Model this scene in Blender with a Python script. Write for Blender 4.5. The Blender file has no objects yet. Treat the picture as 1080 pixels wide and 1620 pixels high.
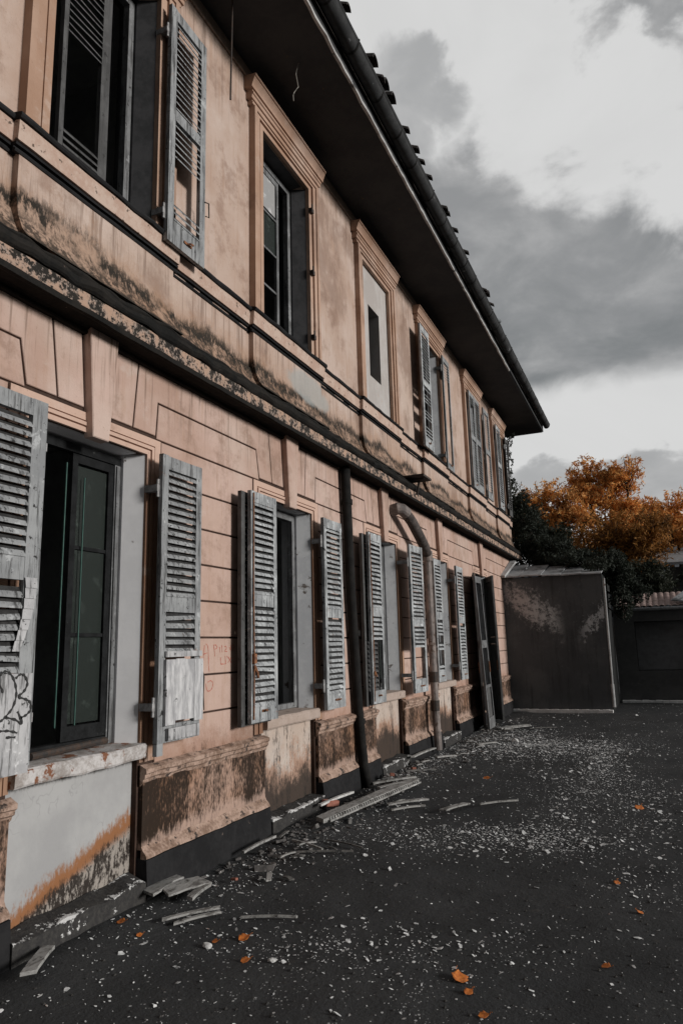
import bpy, bmesh, math, random
from mathutils import Vector, Matrix, noise
random.seed(11)
R = math.radians
S = bpy.context.scene
C = S.collection

# ------------------------------------------------------------------ camera
cd = bpy.data.cameras.new("camera"); cam = bpy.data.objects.new("camera", cd); C.objects.link(cam)
cx = Vector((0.91582105, -0.38935182, -0.09837155))
# axes solved from the vanishing points of the facade: view, right, up (world x = away from the wall, y = along it)
import_f = 1118.497
def _n(v): v = Vector(v); v.normalize(); return v
dy = _n((497.0, 200.0, import_f)); dz = _n((-155.0, -5870.0, import_f)); dz = (dz - dy * dz.dot(dy)).normalized()
dx = dy.cross(dz)
if dx[0] < 0: dx = -dx
D0 = 3.30
m = Matrix(((dx[0], -dx[1], -dx[2], D0), (dy[0], -dy[1], -dy[2], 0.0), (dz[0], -dz[1], -dz[2], 1.6), (0, 0, 0, 1)))
cam.matrix_world = m
cd.sensor_fit = 'VERTICAL'; cd.sensor_height = 36.0; cd.lens = import_f / 1620 * 36
cd.clip_start = 0.05; cd.clip_end = 3000
S.camera = cam

# ------------------------------------------------------------------ node helper
class NT:
    def __init__(s, tree):
        s.t = tree; s.n = tree.nodes; s.l = tree.links
    def put(s, sock, v):
        if v is None: return
        if isinstance(v, bpy.types.NodeSocket): s.l.new(v, sock)
        elif isinstance(v, (tuple, list)):
            sock.default_value = (*v, 1.0) if (sock.type == 'RGBA' and len(v) == 3) else v
        else: sock.default_value = v
    def m(s, op, a, b=None, c=None, clamp=False):
        n = s.n.new('ShaderNodeMath'); n.operation = op; n.use_clamp = clamp
        s.put(n.inputs[0], a); s.put(n.inputs[1], b)
        if c is not None: s.put(n.inputs[2], c)
        return n.outputs[0]
    def noise(s, vec, scale, detail=4, rough=0.55, dist=0.0):
        n = s.n.new('ShaderNodeTexNoise'); s.put(n.inputs['Vector'], vec)
        n.inputs['Scale'].default_value = scale; n.inputs['Detail'].default_value = detail
        n.inputs['Roughness'].default_value = rough; n.inputs['Distortion'].default_value = dist
        return n.outputs[0]
    def scl(s, vec, k):
        n = s.n.new('ShaderNodeVectorMath'); n.operation = 'MULTIPLY'; s.put(n.inputs[0], vec); n.inputs[1].default_value = k
        return n.outputs[0]
    def add(s, vec, b):
        n = s.n.new('ShaderNodeVectorMath'); n.operation = 'ADD'; s.put(n.inputs[0], vec); s.put(n.inputs[1], b)
        return n.outputs[0]
    def mix(s, f, a, b):
        n = s.n.new('ShaderNodeMix'); n.data_type = 'RGBA'; n.clamp_factor = True
        s.put(n.inputs[0], f); s.put(n.inputs[6], a); s.put(n.inputs[7], b)
        return n.outputs[2]
    def step(s, v, lo, hi):                 # smooth 0..1 between lo and hi (lo may exceed hi)
        n = s.n.new('ShaderNodeMapRange'); n.interpolation_type = 'SMOOTHSTEP'
        s.put(n.inputs[0], v)
        if lo < hi:
            n.inputs[1].default_value = lo; n.inputs[2].default_value = hi
        else:
            n.inputs[1].default_value = hi; n.inputs[2].default_value = lo
            n.inputs[3].default_value = 1; n.inputs[4].default_value = 0
        return n.outputs[0]
    def pos(s):
        return s.n.new('ShaderNodeNewGeometry').outputs['Position']
    def xyz(s, v):
        n = s.n.new('ShaderNodeSeparateXYZ'); s.put(n.inputs[0], v); return n.outputs

# ------------------------------------------------------------------ world: low sun under a broken overcast
W = bpy.data.worlds.new("World"); S.world = W; W.use_nodes = True
w = NT(W.node_tree)
for n in list(w.n): w.n.remove(n)
SUN_EL, SUN_AZ = R(14), R(3)            # azimuth measured from +x towards +y
sky = w.n.new('ShaderNodeTexSky'); sky.sky_type = 'NISHITA'; sky.sun_disc = False
sky.sun_elevation = SUN_EL; sky.sun_rotation = R(90) - SUN_AZ
tc = w.n.new('ShaderNodeTexCoord').outputs['Generated']
d = w.xyz(tc)
az = w.m('ARCTAN2', d[0], d[1]); el = w.m('ARCSINE', d[2])
cmb = w.n.new('ShaderNodeCombineXYZ'); w.put(cmb.inputs[0], az); w.put(cmb.inputs[1], w.m('MULTIPLY', el, 1.5)); cmb.inputs[2].default_value = 0.3
p2 = cmb.outputs[0]
n1 = w.noise(p2, 3.6, 7, 0.6, 0.4); n2 = w.noise(w.add(p2, (5.1, 2.3, 0)), 8.5, 6, 0.55, 0.3); n3 = w.noise(w.add(p2, (1.1, 7.3, 0)), 1.6, 4, 0.5)
wz = w.m('MULTIPLY', w.m('SUBTRACT', n1, 0.5), 0.20); wy = w.m('MULTIPLY', w.m('SUBTRACT', n2, 0.5), 0.14)
elw = w.m('ADD', el, wz); elw = w.m('ADD', elw, wy)
azw = w.m('ADD', az, w.m('MULTIPLY', w.m('SUBTRACT', n2, 0.5), 0.22))
# main bank: bottom near el .335, top falls from left to right
top = w.m('MINIMUM', w.m('SUBTRACT', 0.565, w.m('MULTIPLY', azw, 0.5)), 0.665)
mtop = w.step(w.m('SUBTRACT', top, elw), -0.02, 0.05)
mbot = w.step(w.m('ADD', el, w.m('MULTIPLY', w.m('SUBTRACT', n2, 0.5), 0.06)), 0.325, 0.36)
bank = w.m('MULTIPLY', mtop, mbot)
def ell(a0, e0, ra, re, soft=0.5, warp=True):
    a = w.m('DIVIDE', w.m('SUBTRACT', azw if warp else az, a0), ra)
    e = w.m('DIVIDE', w.m('SUBTRACT', elw if warp else w.m('ADD', el, wy), e0), re)
    r2 = w.m('ADD', w.m('MULTIPLY', a, a), w.m('MULTIPLY', e, e))
    return w.step(r2, 1.0 + soft, 1.0 - soft)
topr = w.m('MULTIPLY', w.step(w.m('ADD', elw, w.m('MULTIPLY', azw, 0.65)), 0.75, 0.80), w.step(az, 1.4, 0.9))
lowr = ell(0.015, 0.205, 0.075, 0.034, 0.45, False)
lowl = ell(-0.12, 0.212, 0.055, 0.028, 0.6, False)
upl = ell(-0.285, 0.695, 0.06, 0.06, 0.6)
gen = w.m('MULTIPLY', w.step(n3, 0.50, 0.62), w.step(w.m('ABSOLUTE', w.m('ADD', az, 0.1)), 0.5, 0.9))
mk = bank
for q in (topr, w.m('MULTIPLY', lowr, 0.75), w.m('MULTIPLY', lowl, 0.7), w.m('MULTIPLY', upl, 0.7), w.m('MULTIPLY', gen, 0.8)): mk = w.m('MAXIMUM', mk, q)
dense = w.m('MULTIPLY', w.step(elw, 0.60, 0.40), bank)
gcol = w.mix(w.step(n2, 0.35, 0.7), (2.9, 2.95, 3.0), (4.3, 4.3, 4.3))
gcol = w.mix(w.m('MULTIPLY', dense, w.step(n1, 0.40, 0.62)), gcol, (2.1, 2.2, 2.25))
wcol = w.mix(w.step(n1, 0.3, 0.7), (6.6, 6.6, 6.55), (7.0, 7.0, 6.95))
cloud = w.mix(mk, wcol, gcol)
behind = w.step(d[1], 0.50, -0.05)  # unseen sky behind the camera, darkened to cut the fill light
cloud = w.mix(w.m('MULTIPLY', behind, 0.85), cloud, w.mix(w.step(n1, 0.35, 0.65), (0.5, 0.52, 0.55), (1.1, 1.1, 1.1)))
fin = w.mix(0.965, sky.outputs[0], cloud)
bg = w.n.new('ShaderNodeBackground'); w.put(bg.inputs[0], fin); bg.inputs[1].default_value = 0.10
wo = w.n.new('ShaderNodeOutputWorld'); w.l.new(bg.outputs[0], wo.inputs[0])

sl = bpy.data.lights.new("sun", 'SUN'); sl.energy = 2.95; sl.angle = R(13); sl.color = (1.0, 0.965, 0.925)
so = bpy.data.objects.new("sun", sl); C.objects.link(so)
sd = Vector((math.cos(SUN_EL) * math.cos(SUN_AZ), math.cos(SUN_EL) * math.sin(SUN_AZ), math.sin(SUN_EL)))
so.rotation_euler = sd.to_track_quat('Z', 'Y').to_euler()
so.location = sd * 50
S.view_settings.view_transform = 'Standard'; S.view_settings.look = 'None'
S.view_settings.exposure = 0.0; S.view_settings.gamma = 1.0

# ------------------------------------------------------------------ materials
def new_mat(name):
    m = bpy.data.materials.new(name); m.use_nodes = True
    t = NT(m.node_tree); b = t.n['Principled BSDF']; return m, t, b
def finish(t, b, col, rough=0.9, bump=None, dist=0.01, strength=0.6, metal=0.0, spec=0.3):
    t.put(b.inputs['Base Color'], col); t.put(b.inputs['Roughness'], rough)
    b.inputs['Metallic'].default_value = metal; b.inputs['Specular IOR Level'].default_value = spec
    if bump is not None:
        n = t.n.new('ShaderNodeBump'); n.inputs['Distance'].default_value = dist; n.inputs['Strength'].default_value = strength
        t.put(n.inputs['Height'], bump); t.l.new(n.outputs[0], b.inputs['Normal'])

def stucco(name, kind):
    m, t, b = new_mat(name)
    P = t.pos(); x, y, z = t.xyz(P)
    big = t.noise(P, 1.1, 4, 0.6); med = t.noise(P, 5.0, 5, 0.65); fine = t.noise(P, 46.0, 3, 0.7)
    streak = t.noise(t.scl(P, (6, 9, 0.9)), 1.6, 5, 0.65)
    if kind == 'upper':   c1, c2 = (0.50, 0.395, 0.34), (0.42, 0.305, 0.245)
    elif kind == 'trim':  c1, c2 = (0.46, 0.315, 0.24), (0.34, 0.21, 0.145)
    elif kind == 'frame': c1, c2 = (0.34, 0.205, 0.135), (0.23, 0.125, 0.078)
    else:                 c1, c2 = (0.515, 0.375, 0.32), (0.41, 0.275, 0.22)
    col = t.mix(t.step(big, 0.35, 0.65), c1, c2)
    col = t.mix(t.m('MULTIPLY', t.step(streak, 0.50, 0.72), 0.45), col, (0.36, 0.225, 0.155))
    bl2 = t.noise(t.add(P, (7.7, 3.1, 2.2)), 0.55, 5, 0.65)
    col = t.mix(t.m('MULTIPLY', t.step(bl2, 0.50, 0.66), 0.30), col, (0.40, 0.27, 0.20))
    col = t.mix(t.m('MULTIPLY', t.step(bl2, 0.47, 0.33), 0.35), col, (0.56, 0.47, 0.41))
    col = t.mix(t.m('MULTIPLY', t.step(med, 0.54, 0.74), 0.35), col, (0.38, 0.27, 0.215))
    if kind == 'frame': col = t.mix(t.step(t.m('ADD', z, t.m('MULTIPLY', t.m('SUBTRACT', med, .5), .5)), 2.75, 3.05), col, (0.53, 0.37, 0.295))
    # grit: small dark pits
    col = t.mix(t.m('MULTIPLY', t.step(fine, 0.62, 0.76), 0.5), col, (0.20, 0.12, 0.08))
    rag = t.m('ADD', t.m('MULTIPLY', t.m('SUBTRACT', med, 0.5), 0.5), t.m('MULTIPLY', t.m('SUBTRACT', fine, 0.5), 0.25))
    rag2 = t.m('ADD', rag, t.m('MULTIPLY', t.m('SUBTRACT', big, 0.5), 0.5))
    run = t.noise(t.scl(P, (9, 16, 0.55)), 1.0, 5, 0.7)
    blot = t.noise(t.add(P, (1.2, 9.4, 3.3)), 2.3, 6, 0.72)
    col = t.mix(t.m('MULTIPLY', t.step(blot, 0.51, 0.68), 0.60), col, (0.24, 0.15, 0.11))
    damp = t.noise(t.add(t.scl(P, (1, 1, .7)), (6.1, 2.2, 7.7)), 0.9, 6, 0.68)
    col = t.mix(t.m('MULTIPLY', t.step(damp, 0.52, 0.66), 0.65), col, (0.22, 0.145, 0.11))
    col = t.mix(t.m('MULTIPLY', t.step(blot, 0.42, 0.30), 0.30), col, (0.58, 0.50, 0.45))
    if kind == 'lower':
        rr1 = t.m('MULTIPLY', t.step(run, 0.52, 0.64), t.step(z, 3.05, 3.72))
        col = t.mix(t.m('MULTIPLY', rr1, 0.75), col, (0.17, 0.115, 0.085))
    if kind == 'upper':
        rr1 = t.m('MULTIPLY', t.step(run, 0.50, 0.62), t.m('MULTIPLY', t.step(z, 4.15, 4.5), t.step(z, 4.64, 4.60)))
        rr2 = t.m('MULTIPLY', t.step(run, 0.50, 0.64), t.step(z, 6.3, 7.35))
        col = t.mix(t.m('MULTIPLY', t.m('MAXIMUM', rr1, rr2), 0.7), col, (0.19, 0.13, 0.10))
    if kind == 'lower':
        # soot and rust washed up from the ground
        low = t.step(t.m('ADD', z, rag2), 1.05, 0.72)
        col = t.mix(t.m('MULTIPLY', low, 0.55), col, (0.22, 0.10, 0.05))
        col = t.mix(t.m('MULTIPLY', t.step(t.m('ADD', z, rag2), 0.86, 0.62), t.step(streak, 0.38, 0.56)), col, (0.018, 0.014, 0.011))
        # mould just under the cornice
        hi = t.m('MULTIPLY', t.step(t.m('ADD', z, rag), 3.66, 3.80), t.step(streak, 0.40, 0.6))
        col = t.mix(t.m('MULTIPLY', hi, 0.6), col, (0.16, 0.12, 0.09))
    if kind == 'upper':
        o = t.step(t.m('ADD', z, rag2), 4.52, 4.22)
        low2 = t.m('MULTIPLY', t.step(t.m('ADD', z, t.m('MULTIPLY', rag, .5)), 4.30, 4.12), t.step(t.noise(P, 17, 5, .75), .40, .56))
        col = t.mix(t.m('MULTIPLY', o, 0.55), col, (0.30, 0.165, 0.09))
        tuft = t.noise(t.scl(P, (1, 1.6, 0.5)), 13, 6, 0.8)
        zb = t.m('ADD', z, t.m('ADD', t.m('MULTIPLY', t.m('SUBTRACT', big, 0.5), 0.55), t.m('MULTIPLY', t.m('SUBTRACT', tuft, 0.5), 0.40)))
        band = t.m('MULTIPLY', t.step(zb, 4.36, 4.27), t.step(t.m('ADD', zb, t.m('MULTIPLY', t.m('SUBTRACT', tuft, 0.5), 0.2)), 4.14, 4.24))
        band = t.m('MAXIMUM', t.m('MULTIPLY', band, t.step(tuft, 0.30, 0.50)), t.step(t.m('ADD', z, t.m('MULTIPLY', rag, 0.25)), 4.09, 4.03))
        band = t.m('MAXIMUM', band, t.m('MULTIPLY', low2, .9))
        band = t.m('MULTIPLY', band, t.step(t.m('ADD', bl2, t.m('MULTIPLY', t.m('SUBTRACT', med, 0.5), 0.5)), 0.27, 0.38))
        col = t.mix(t.m('MULTIPLY', band, 0.97), col, (0.012, 0.0115, 0.009))
        # a bare grey patch of render below the second window
        dy_ = t.m('DIVIDE', t.m('SUBTRACT', y, 6.75), 0.62); dz_ = t.m('DIVIDE', t.m('SUBTRACT', z, 4.40), 0.19)
        rr = t.m('ADD', t.m('ADD', t.m('MULTIPLY', dy_, dy_), t.m('MULTIPLY', dz_, dz_)), t.m('MULTIPLY', rag2, 2.4))
        col = t.mix(t.m('MULTIPLY', t.step(rr, 1.1, 0.5), 0.75), col, (0.33, 0.34, 0.33))
        eave_shade = t.m('MULTIPLY', t.step(t.m('ADD', z, rag), 7.22, 7.50), 0.8)  # wall darkens up to the soffit: eave shade put into the colour
        col = t.mix(eave_shade, col, (0.10, 0.075, 0.055))
    bump = t.m('ADD', t.m('MULTIPLY', fine, 0.35), t.m('MULTIPLY', med, 0.9))
    finish(t, b, col, 0.92, bump, 0.012, 0.6)
    return m
M = {}
M['stucco_low'] = stucco('terracotta_stucco', 'lower')
M['stucco_up'] = stucco('pale_stucco', 'upper')
M['stucco_trim'] = stucco('trim_stucco', 'trim')
M['frame_trim'] = stucco('rust_tinted_trim', 'frame')
M['groove'] = None

def panel_mat(name, c1, c2, zlo, dark, orange):
    m, t, b = new_mat(name); P = t.pos(); x, y, z = t.xyz(P)
    big = t.noise(P, 1.6, 5, 0.6); med = t.noise(P, 7, 5, 0.65); fine = t.noise(t.scl(P, (1, 1, 0.45)), 42, 4, 0.7)
    streak = t.noise(t.scl(P, (7, 7, 0.8)), 1.5, 5, 0.65)
    rag = t.m('ADD', t.m('MULTIPLY', t.m('SUBTRACT', big, 0.5), 0.8), t.m('MULTIPLY', t.m('SUBTRACT', fine, 0.5), 0.5))
    col = t.mix(t.step(big, 0.35, 0.65), c1, c2)
    col = t.mix(t.m('MULTIPLY', t.step(med, 0.5, 0.75), 0.3), col, (0.30, 0.28, 0.27))
    zz = t.m('ADD', z, rag)
    col = t.mix(t.m('MULTIPLY', t.step(zz, zlo + 0.16, zlo + 0.02), orange), col, (0.26, 0.10, 0.035))
    col = t.mix(t.m('MULTIPLY', t.step(zz, zlo + 0.04, zlo - 0.10), dark), col, (0.018, 0.016, 0.014))
    mm = t.m('MULTIPLY', t.step(t.m('ADD', streak, t.m('MULTIPLY', t.m('SUBTRACT', fine, 0.5), 0.6)), 0.50, 0.66), dark)
    col = t.mix(t.m('MULTIPLY', mm, t.step(z, 0.98, 0.75)), col, (0.024, 0.02, 0.017))
    finish(t, b, col, 0.9, t.m('ADD', med, t.m('MULTIPLY', fine, 0.4)), 0.01, 0.7)
    return m
def grey_panel():
    m, t, b = new_mat('grey_render'); P = t.pos(); x, y, z = t.xyz(P)
    big = t.noise(P, 2.2, 5, 0.6); med = t.noise(P, 9, 5, 0.65); fine = t.noise(t.scl(P, (1, 1, 0.4)), 60, 4, 0.7)
    col = t.mix(t.step(big, 0.35, 0.65), (0.32, 0.32, 0.322), (0.39, 0.39, 0.388))
    col = t.mix(t.m('MULTIPLY', t.step(med, 0.55, 0.75), 0.25), col, (0.30, 0.30, 0.30))
    # stain line climbing to the right
    zl = t.m('SUBTRACT', z, t.m('MULTIPLY', t.m('SUBTRACT', y, 3.2), 0.34))
    zr = t.m('ADD', zl, t.m('ADD', t.m('MULTIPLY', t.m('SUBTRACT', med, 0.5), 0.16), t.m('MULTIPLY', t.m('SUBTRACT', fine, 0.5), 0.16)))
    col = t.mix(t.step(zr, 0.30, 0.22), col, (0.26, 0.115, 0.05))
    lowc = t.mix(t.step(t.m('ADD', fine, t.m('MULTIPLY', t.m('SUBTRACT', med, .5), .8)), .46, .60), (0.028, 0.022, 0.018), (0.30, 0.27, 0.24))
    col = t.mix(t.step(zr, 0.20, 0.13), col, lowc)
    col = t.mix(t.step(t.m('ADD', z, t.m('MULTIPLY', fine, 0.05)), 0.865, 0.90), col, (0.08, 0.075, 0.07))
    cr_ = t.m('ABSOLUTE', t.m('SUBTRACT', t.noise(t.add(P, (2, 8.3, 1.2)), 2.1, 4, 0.55), 0.5))
    cmask = t.m('MULTIPLY', t.step(cr_, 0.006, 0.0), t.step(big, 0.50, 0.58))
    col = t.mix(t.m('MULTIPLY', cmask, 0.3), col, (0.15, 0.15, 0.15))
    finish(t, b, col, 0.85, t.m('ADD', med, t.m('MULTIPLY', fine, 0.3)), 0.006, 0.6)
    return m
def dado_mat():
    m, t, b = new_mat('sooty_dado'); P = t.pos(); x, y, z = t.xyz(P)
    big = t.noise(P, 1.5, 5, 0.6); fine = t.noise(t.scl(P, (1, 1, .5)), 40, 4, .7); st = t.noise(t.scl(P, (2.2, 2.2, .8)), 1.3, 6, .7)
    k = t.m('ADD', st, t.m('ADD', t.m('MULTIPLY', t.m('SUBTRACT', fine, .5), .85), t.m('MULTIPLY', t.m('SUBTRACT', big, .5), .5)))
    col = t.mix(t.step(big, .35, .65), (0.40, 0.27, 0.21), (0.34, 0.19, 0.12))
    col = t.mix(t.m('MULTIPLY', t.step(k, .24, .60), .96), col, (0.020, 0.0155, 0.0125))
    low = t.step(t.m('ADD', z, t.m('MULTIPLY', t.m('SUBTRACT', k, .5), .25)), .42, .33)
    col = t.mix(t.m('MULTIPLY', low, .75), col, (0.42, 0.30, 0.245))
    finish(t, b, col, .92, fine, .008, .7, spec=.1); return m
M['panel_grey'] = grey_panel()
M['panel_pink'] = panel_mat('stained_render', (0.46, 0.37, 0.31), (0.50, 0.43, 0.38), 0.50, 0.9, 0.6)
M['dado'] = dado_mat()

def fascia():
    m, t, b = new_mat('flaking_cornice'); P = t.pos(); x, y, z = t.xyz(P)
    med = t.noise(P, 9, 5, 0.7); fine = t.noise(P, 38, 4, 0.7); st = t.noise(t.scl(P, (4, 14, 2)), 1.5, 4, 0.7)
    col = t.mix(t.step(med, 0.4, 0.6), (0.40, 0.27, 0.20), (0.30, 0.25, 0.22))
    k = t.m('ADD', med, t.m('MULTIPLY', t.m('SUBTRACT', fine, 0.5), 0.7))
    col = t.mix(t.step(k, 0.45, 0.56), col, (0.020, 0.017, 0.014))
    finish(t, b, col, 0.9, k, 0.012, 0.8); return m
M['cornice'] = fascia()
M['cornice_black'] = None

def simple(name, c1, c2, scale=8, rough=0.8, bump=0.5, dist=0.005, stretch=(1, 1, 1), spots=None, metal=0, spec=0.3, lo=0.35, hi=0.65):
    m, t, b = new_mat(name); P = t.pos(); Q = t.scl(P, stretch)
    a = t.noise(Q, scale, 5, 0.65); f = t.noise(Q, scale * 6, 4, 0.65)
    k = t.m('ADD', a, t.m('MULTIPLY', t.m('SUBTRACT', f, 0.5), 0.5))
    col = t.mix(t.step(k, lo, hi), c1, c2)
    if spots:
        s = t.noise(t.add(P, (3.3, 1.7, 9.1)), spots[0], 5, 0.7)
        col = t.mix(t.step(s, spots[1], spots[1] + 0.06), col, spots[2])
    finish(t, b, col, rough, k, dist, bump, metal, spec); return m
def wood(name, c1, c2, dark, rust=0.0, along=(14, 14, 1.0)):
    m, t, b = new_mat(name); P = t.pos()
    oi = t.n.new('ShaderNodeObjectInfo').outputs['Random']
    cm = t.n.new('ShaderNodeCombineXYZ')
    for i in range(3): t.put(cm.inputs[i], t.m('MULTIPLY', oi, 17.0 + 5 * i))
    Q = t.add(P, cm.outputs[0])
    g = t.noise(t.scl(Q, along), 2.2, 6, 0.7); f = t.noise(t.scl(Q, (along[0] * 3, along[1] * 3, along[2] * 2)), 3.5, 4, 0.6); bl = t.noise(Q, 4.5, 5, 0.65)
    col = t.mix(t.step(bl, 0.35, 0.65), c1, c2)
    col = t.mix(t.m('MULTIPLY', t.step(t.m('ADD', g, t.m('MULTIPLY', t.m('SUBTRACT', f, 0.5), 0.4)), 0.49, 0.64), 0.88), col, dark)
    hl = t.noise(t.add(Q, (8, 2, 5)), 6.5, 5, 0.7)
    col = t.mix(t.m('MULTIPLY', t.step(hl, 0.60, 0.66), 0.75), col, tuple(min(v * 1.45, .72) for v in c1))
    chip = t.noise(Q, 19, 5, 0.75)
    col = t.mix(t.step(chip, 0.60, 0.645), col, tuple(v * 0.5 for v in dark))
    if rust:
        r_ = t.noise(t.add(Q, (4, 4, 4)), 7, 5, 0.7)
        col = t.mix(t.m('MULTIPLY', t.step(r_, 0.64, 0.70), rust), col, (0.25, 0.09, 0.035))
    finish(t, b, col, 0.75, t.m('ADD', g, f), 0.004, 0.7); return m
M['shutter'] = wood('weathered_shutter_paint', (0.31, 0.32, 0.325), (0.22, 0.228, 0.235), (0.04, 0.04, 0.04), 0.3)
M['shutter_pale'] = wood('bleached_shutter_paint', (0.44, 0.46, 0.47), (0.25, 0.262, 0.27), (0.045, 0.046, 0.048), 0.35)
M['louvre_gap_shade'] = simple('louvre_gap_shade', (0.028, 0.028, 0.028), (0.05, 0.05, 0.05), 20, 0.95, 0.3, spec=0.1)  # near-black for the inner slat halves: shade of the louvre gaps as colour
M['shutter_dark'] = wood('grimy_shutter_paint', (0.06, 0.06, 0.06), (0.10, 0.10, 0.10), (0.04, 0.04, 0.04), 0.0)
M['patch'] = simple('pale_patch_board', (0.56, 0.56, 0.565), (0.30, 0.30, 0.31), 5, .8, .5, .004, (3, 3, .5), spots=(9, .62, (.08, .08, .08)))
M['board'] = wood('bare_grey_board', (0.48, 0.48, 0.485), (0.32, 0.32, 0.33), (0.10, 0.10, 0.10), 0.0, (10, 10, 1.2))
M['plank'] = wood('fallen_timber', (0.34, 0.335, 0.325), (0.24, 0.24, 0.23), (0.09, 0.085, 0.08), 0.1, (9, 2, 9))
M['plank_dark'] = wood('dirty_timber', (0.17, 0.16, 0.15), (0.10, 0.10, 0.095), (0.04, 0.04, 0.04), 0.1, (9, 2, 9))
M['reveal'] = simple('peeling_reveal_paint', (0.38, 0.39, 0.405), (0.46, 0.47, 0.48), 3, 0.7, 0.4, spots=(5.5, 0.60, (0.10, 0.085, 0.075)))
M['reveal_clean'] = simple('white_reveal_paint', (0.66, 0.66, 0.67), (0.60, 0.60, 0.61), 2, 0.7, 0.3, spots=(7, 0.66, (0.12, 0.10, 0.09)))
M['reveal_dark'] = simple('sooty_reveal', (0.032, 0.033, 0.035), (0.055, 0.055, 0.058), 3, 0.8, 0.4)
M['sash_black'] = simple('blackened_sash', (0.010, 0.0105, 0.011), (0.018, 0.019, 0.02), 12, .9, .4, spots=(16, .66, (0.12, 0.12, 0.12)), spec=.1)
M['sash'] = wood('flaking_sash_paint', (0.19, 0.195, 0.20), (0.11, 0.112, 0.115), (0.05, 0.05, 0.05), 0.1)
M['sash_dark'] = wood('black_sash_wood', (0.035, 0.035, 0.035), (0.022, 0.022, 0.022), (0.06, 0.06, 0.06))
M['sill'] = simple('rust_streaked_sill', (0.52, 0.50, 0.49), (0.30, 0.27, 0.25), 9, 0.8, 0.8, 0.012, (1, 1, 1), spots=(9, 0.54, (0.20, 0.085, 0.045)))
M['sill_plain'] = simple('stone_sill', (0.42, 0.34, 0.295), (0.36, 0.285, 0.24), 9, 0.85, 0.6, 0.008, spots=(8, 0.62, (0.12, 0.09, 0.07)))
M['cornice_black'] = simple('mould_and_shade_cornice', (0.013, 0.013, 0.0125), (0.022, 0.020, 0.018), 6, 0.95, 0.8, 0.012, spots=(11, 0.68, (0.15, 0.11, 0.085)), spec=0.1)  # mould on the top moulding, painted shade on the underside
M['groove'] = simple('grimy_wall_core', (0.07, 0.045, 0.035), (0.045, 0.03, 0.025), 6, 0.95, 0.5, spec=0.1)
M['string_mix'] = simple('flaking_string_course', (0.50, 0.385, 0.32), (0.42, 0.29, 0.23), 7, 0.9, 0.6, 0.008, spots=(13, 0.60, (0.09, 0.065, 0.05)))
M['plinth'] = simple('black_plinth', (0.016, 0.016, 0.017), (0.024, 0.024, 0.025), 4, 0.95, 0.7, 0.015, spots=(15, 0.69, (0.22, 0.17, 0.14)), spec=0.1)
M['plinth_cap'] = simple('worn_plinth_edge', (0.42, 0.30, 0.24), (0.20, 0.13, 0.095), 9, 0.9, 0.8, 0.01, spots=(12, 0.555, (0.05, 0.04, 0.035)))
def footing_mat():
    m, t, b = new_mat('chipped_footing'); P = t.pos(); x, y, z = t.xyz(P)
    a = t.noise(t.scl(P, (1, .7, 1)), 7, 6, 0.72); f = t.noise(P, 34, 4, 0.7); L = t.noise(t.scl(P, (.2, 1, .2)), 2.0, 3, 0.5)
    col = t.mix(t.step(f, .4, .65), (0.035, 0.034, 0.034), (0.055, 0.053, 0.05))
    edge = t.m('MULTIPLY', t.step(x, 0.03, 0.095), t.step(z, 0.10, 0.135))
    k = t.m('ADD', t.m('ADD', a, t.m('MULTIPLY', t.m('SUBTRACT', f, .5), .35)), t.m('ADD', t.m('MULTIPLY', edge, 0.185), t.m('MULTIPLY', t.m('SUBTRACT', L, .5), .35)))
    col = t.mix(t.step(k, 0.63, 0.66), col, (0.55, 0.55, 0.545))
    finish(t, b, col, 0.9, k, 0.02, 0.8, spec=0.15); return m
M['footing'] = footing_mat()
M['whitewash'] = simple('flaked_limewash', (0.6, 0.6, 0.59), (0.42, 0.42, 0.41), 14, 0.9, 0.8, 0.01)
M['interior'] = simple('room_plaster', (0.36, 0.37, 0.37), (0.28, 0.29, 0.29), 2, 0.95, 0.2, spec=0.1)
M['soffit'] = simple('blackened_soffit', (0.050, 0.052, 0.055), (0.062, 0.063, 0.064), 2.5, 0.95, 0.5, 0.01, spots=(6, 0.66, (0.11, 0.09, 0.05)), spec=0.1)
M['strip'] = simple('pale_eave_strip', (0.46, 0.46, 0.45), (0.30, 0.30, 0.30), 5, 0.8, 0.4, spots=(5, 0.60, (0.06, 0.06, 0.06)))
M['gutter'] = simple('old_zinc_gutter', (0.016, 0.017, 0.018), (0.032, 0.033, 0.034), 7, 0.75, 0.6, 0.006, metal=0.0, spots=(4, 0.64, (0.16, 0.165, 0.17)))
M['tile'] = simple('dirty_roof_tile', (0.075, 0.062, 0.055), (0.045, 0.042, 0.040), 7, 0.9, 0.6)
M['tile_red'] = simple('faded_roof_tile', (0.42, 0.31, 0.28), (0.26, 0.19, 0.17), 7, 0.9, 0.6)
M['pipe'] = simple('rusty_pipe_paint', (0.27, 0.225, 0.205), (0.13, 0.115, 0.11), 6, 0.6, 0.5, 0.004, (1, 1, .5), spots=(8, 0.57, (0.09, 0.06, 0.045)))
M['pipe_black'] = simple('black_cast_iron', (0.011, 0.011, 0.011), (0.02, 0.019, 0.018), 9, 0.85, 0.4, spec=0.1)
M['iron'] = simple('black_iron', (0.03, 0.028, 0.027), (0.06, 0.04, 0.03), 20, 0.7, 0.4)
M['rust'] = simple('orange_rust', (0.30, 0.13, 0.06), (0.12, 0.06, 0.04), 30, 0.9, 0.6)
M['hinge'] = simple('grey_hinge', (0.38, 0.38, 0.38), (0.20, 0.19, 0.19), 25, 0.6, 0.4)
M['paint_black'] = simple('black_spray_paint', (0.02, 0.02, 0.02), (0.03, 0.03, 0.03), 20, 0.6, 0.1)
M['paint_red'] = simple('red_crayon', (0.40, 0.09, 0.065), (0.46, 0.17, 0.12), 60, 0.9, 0.1)
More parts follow.
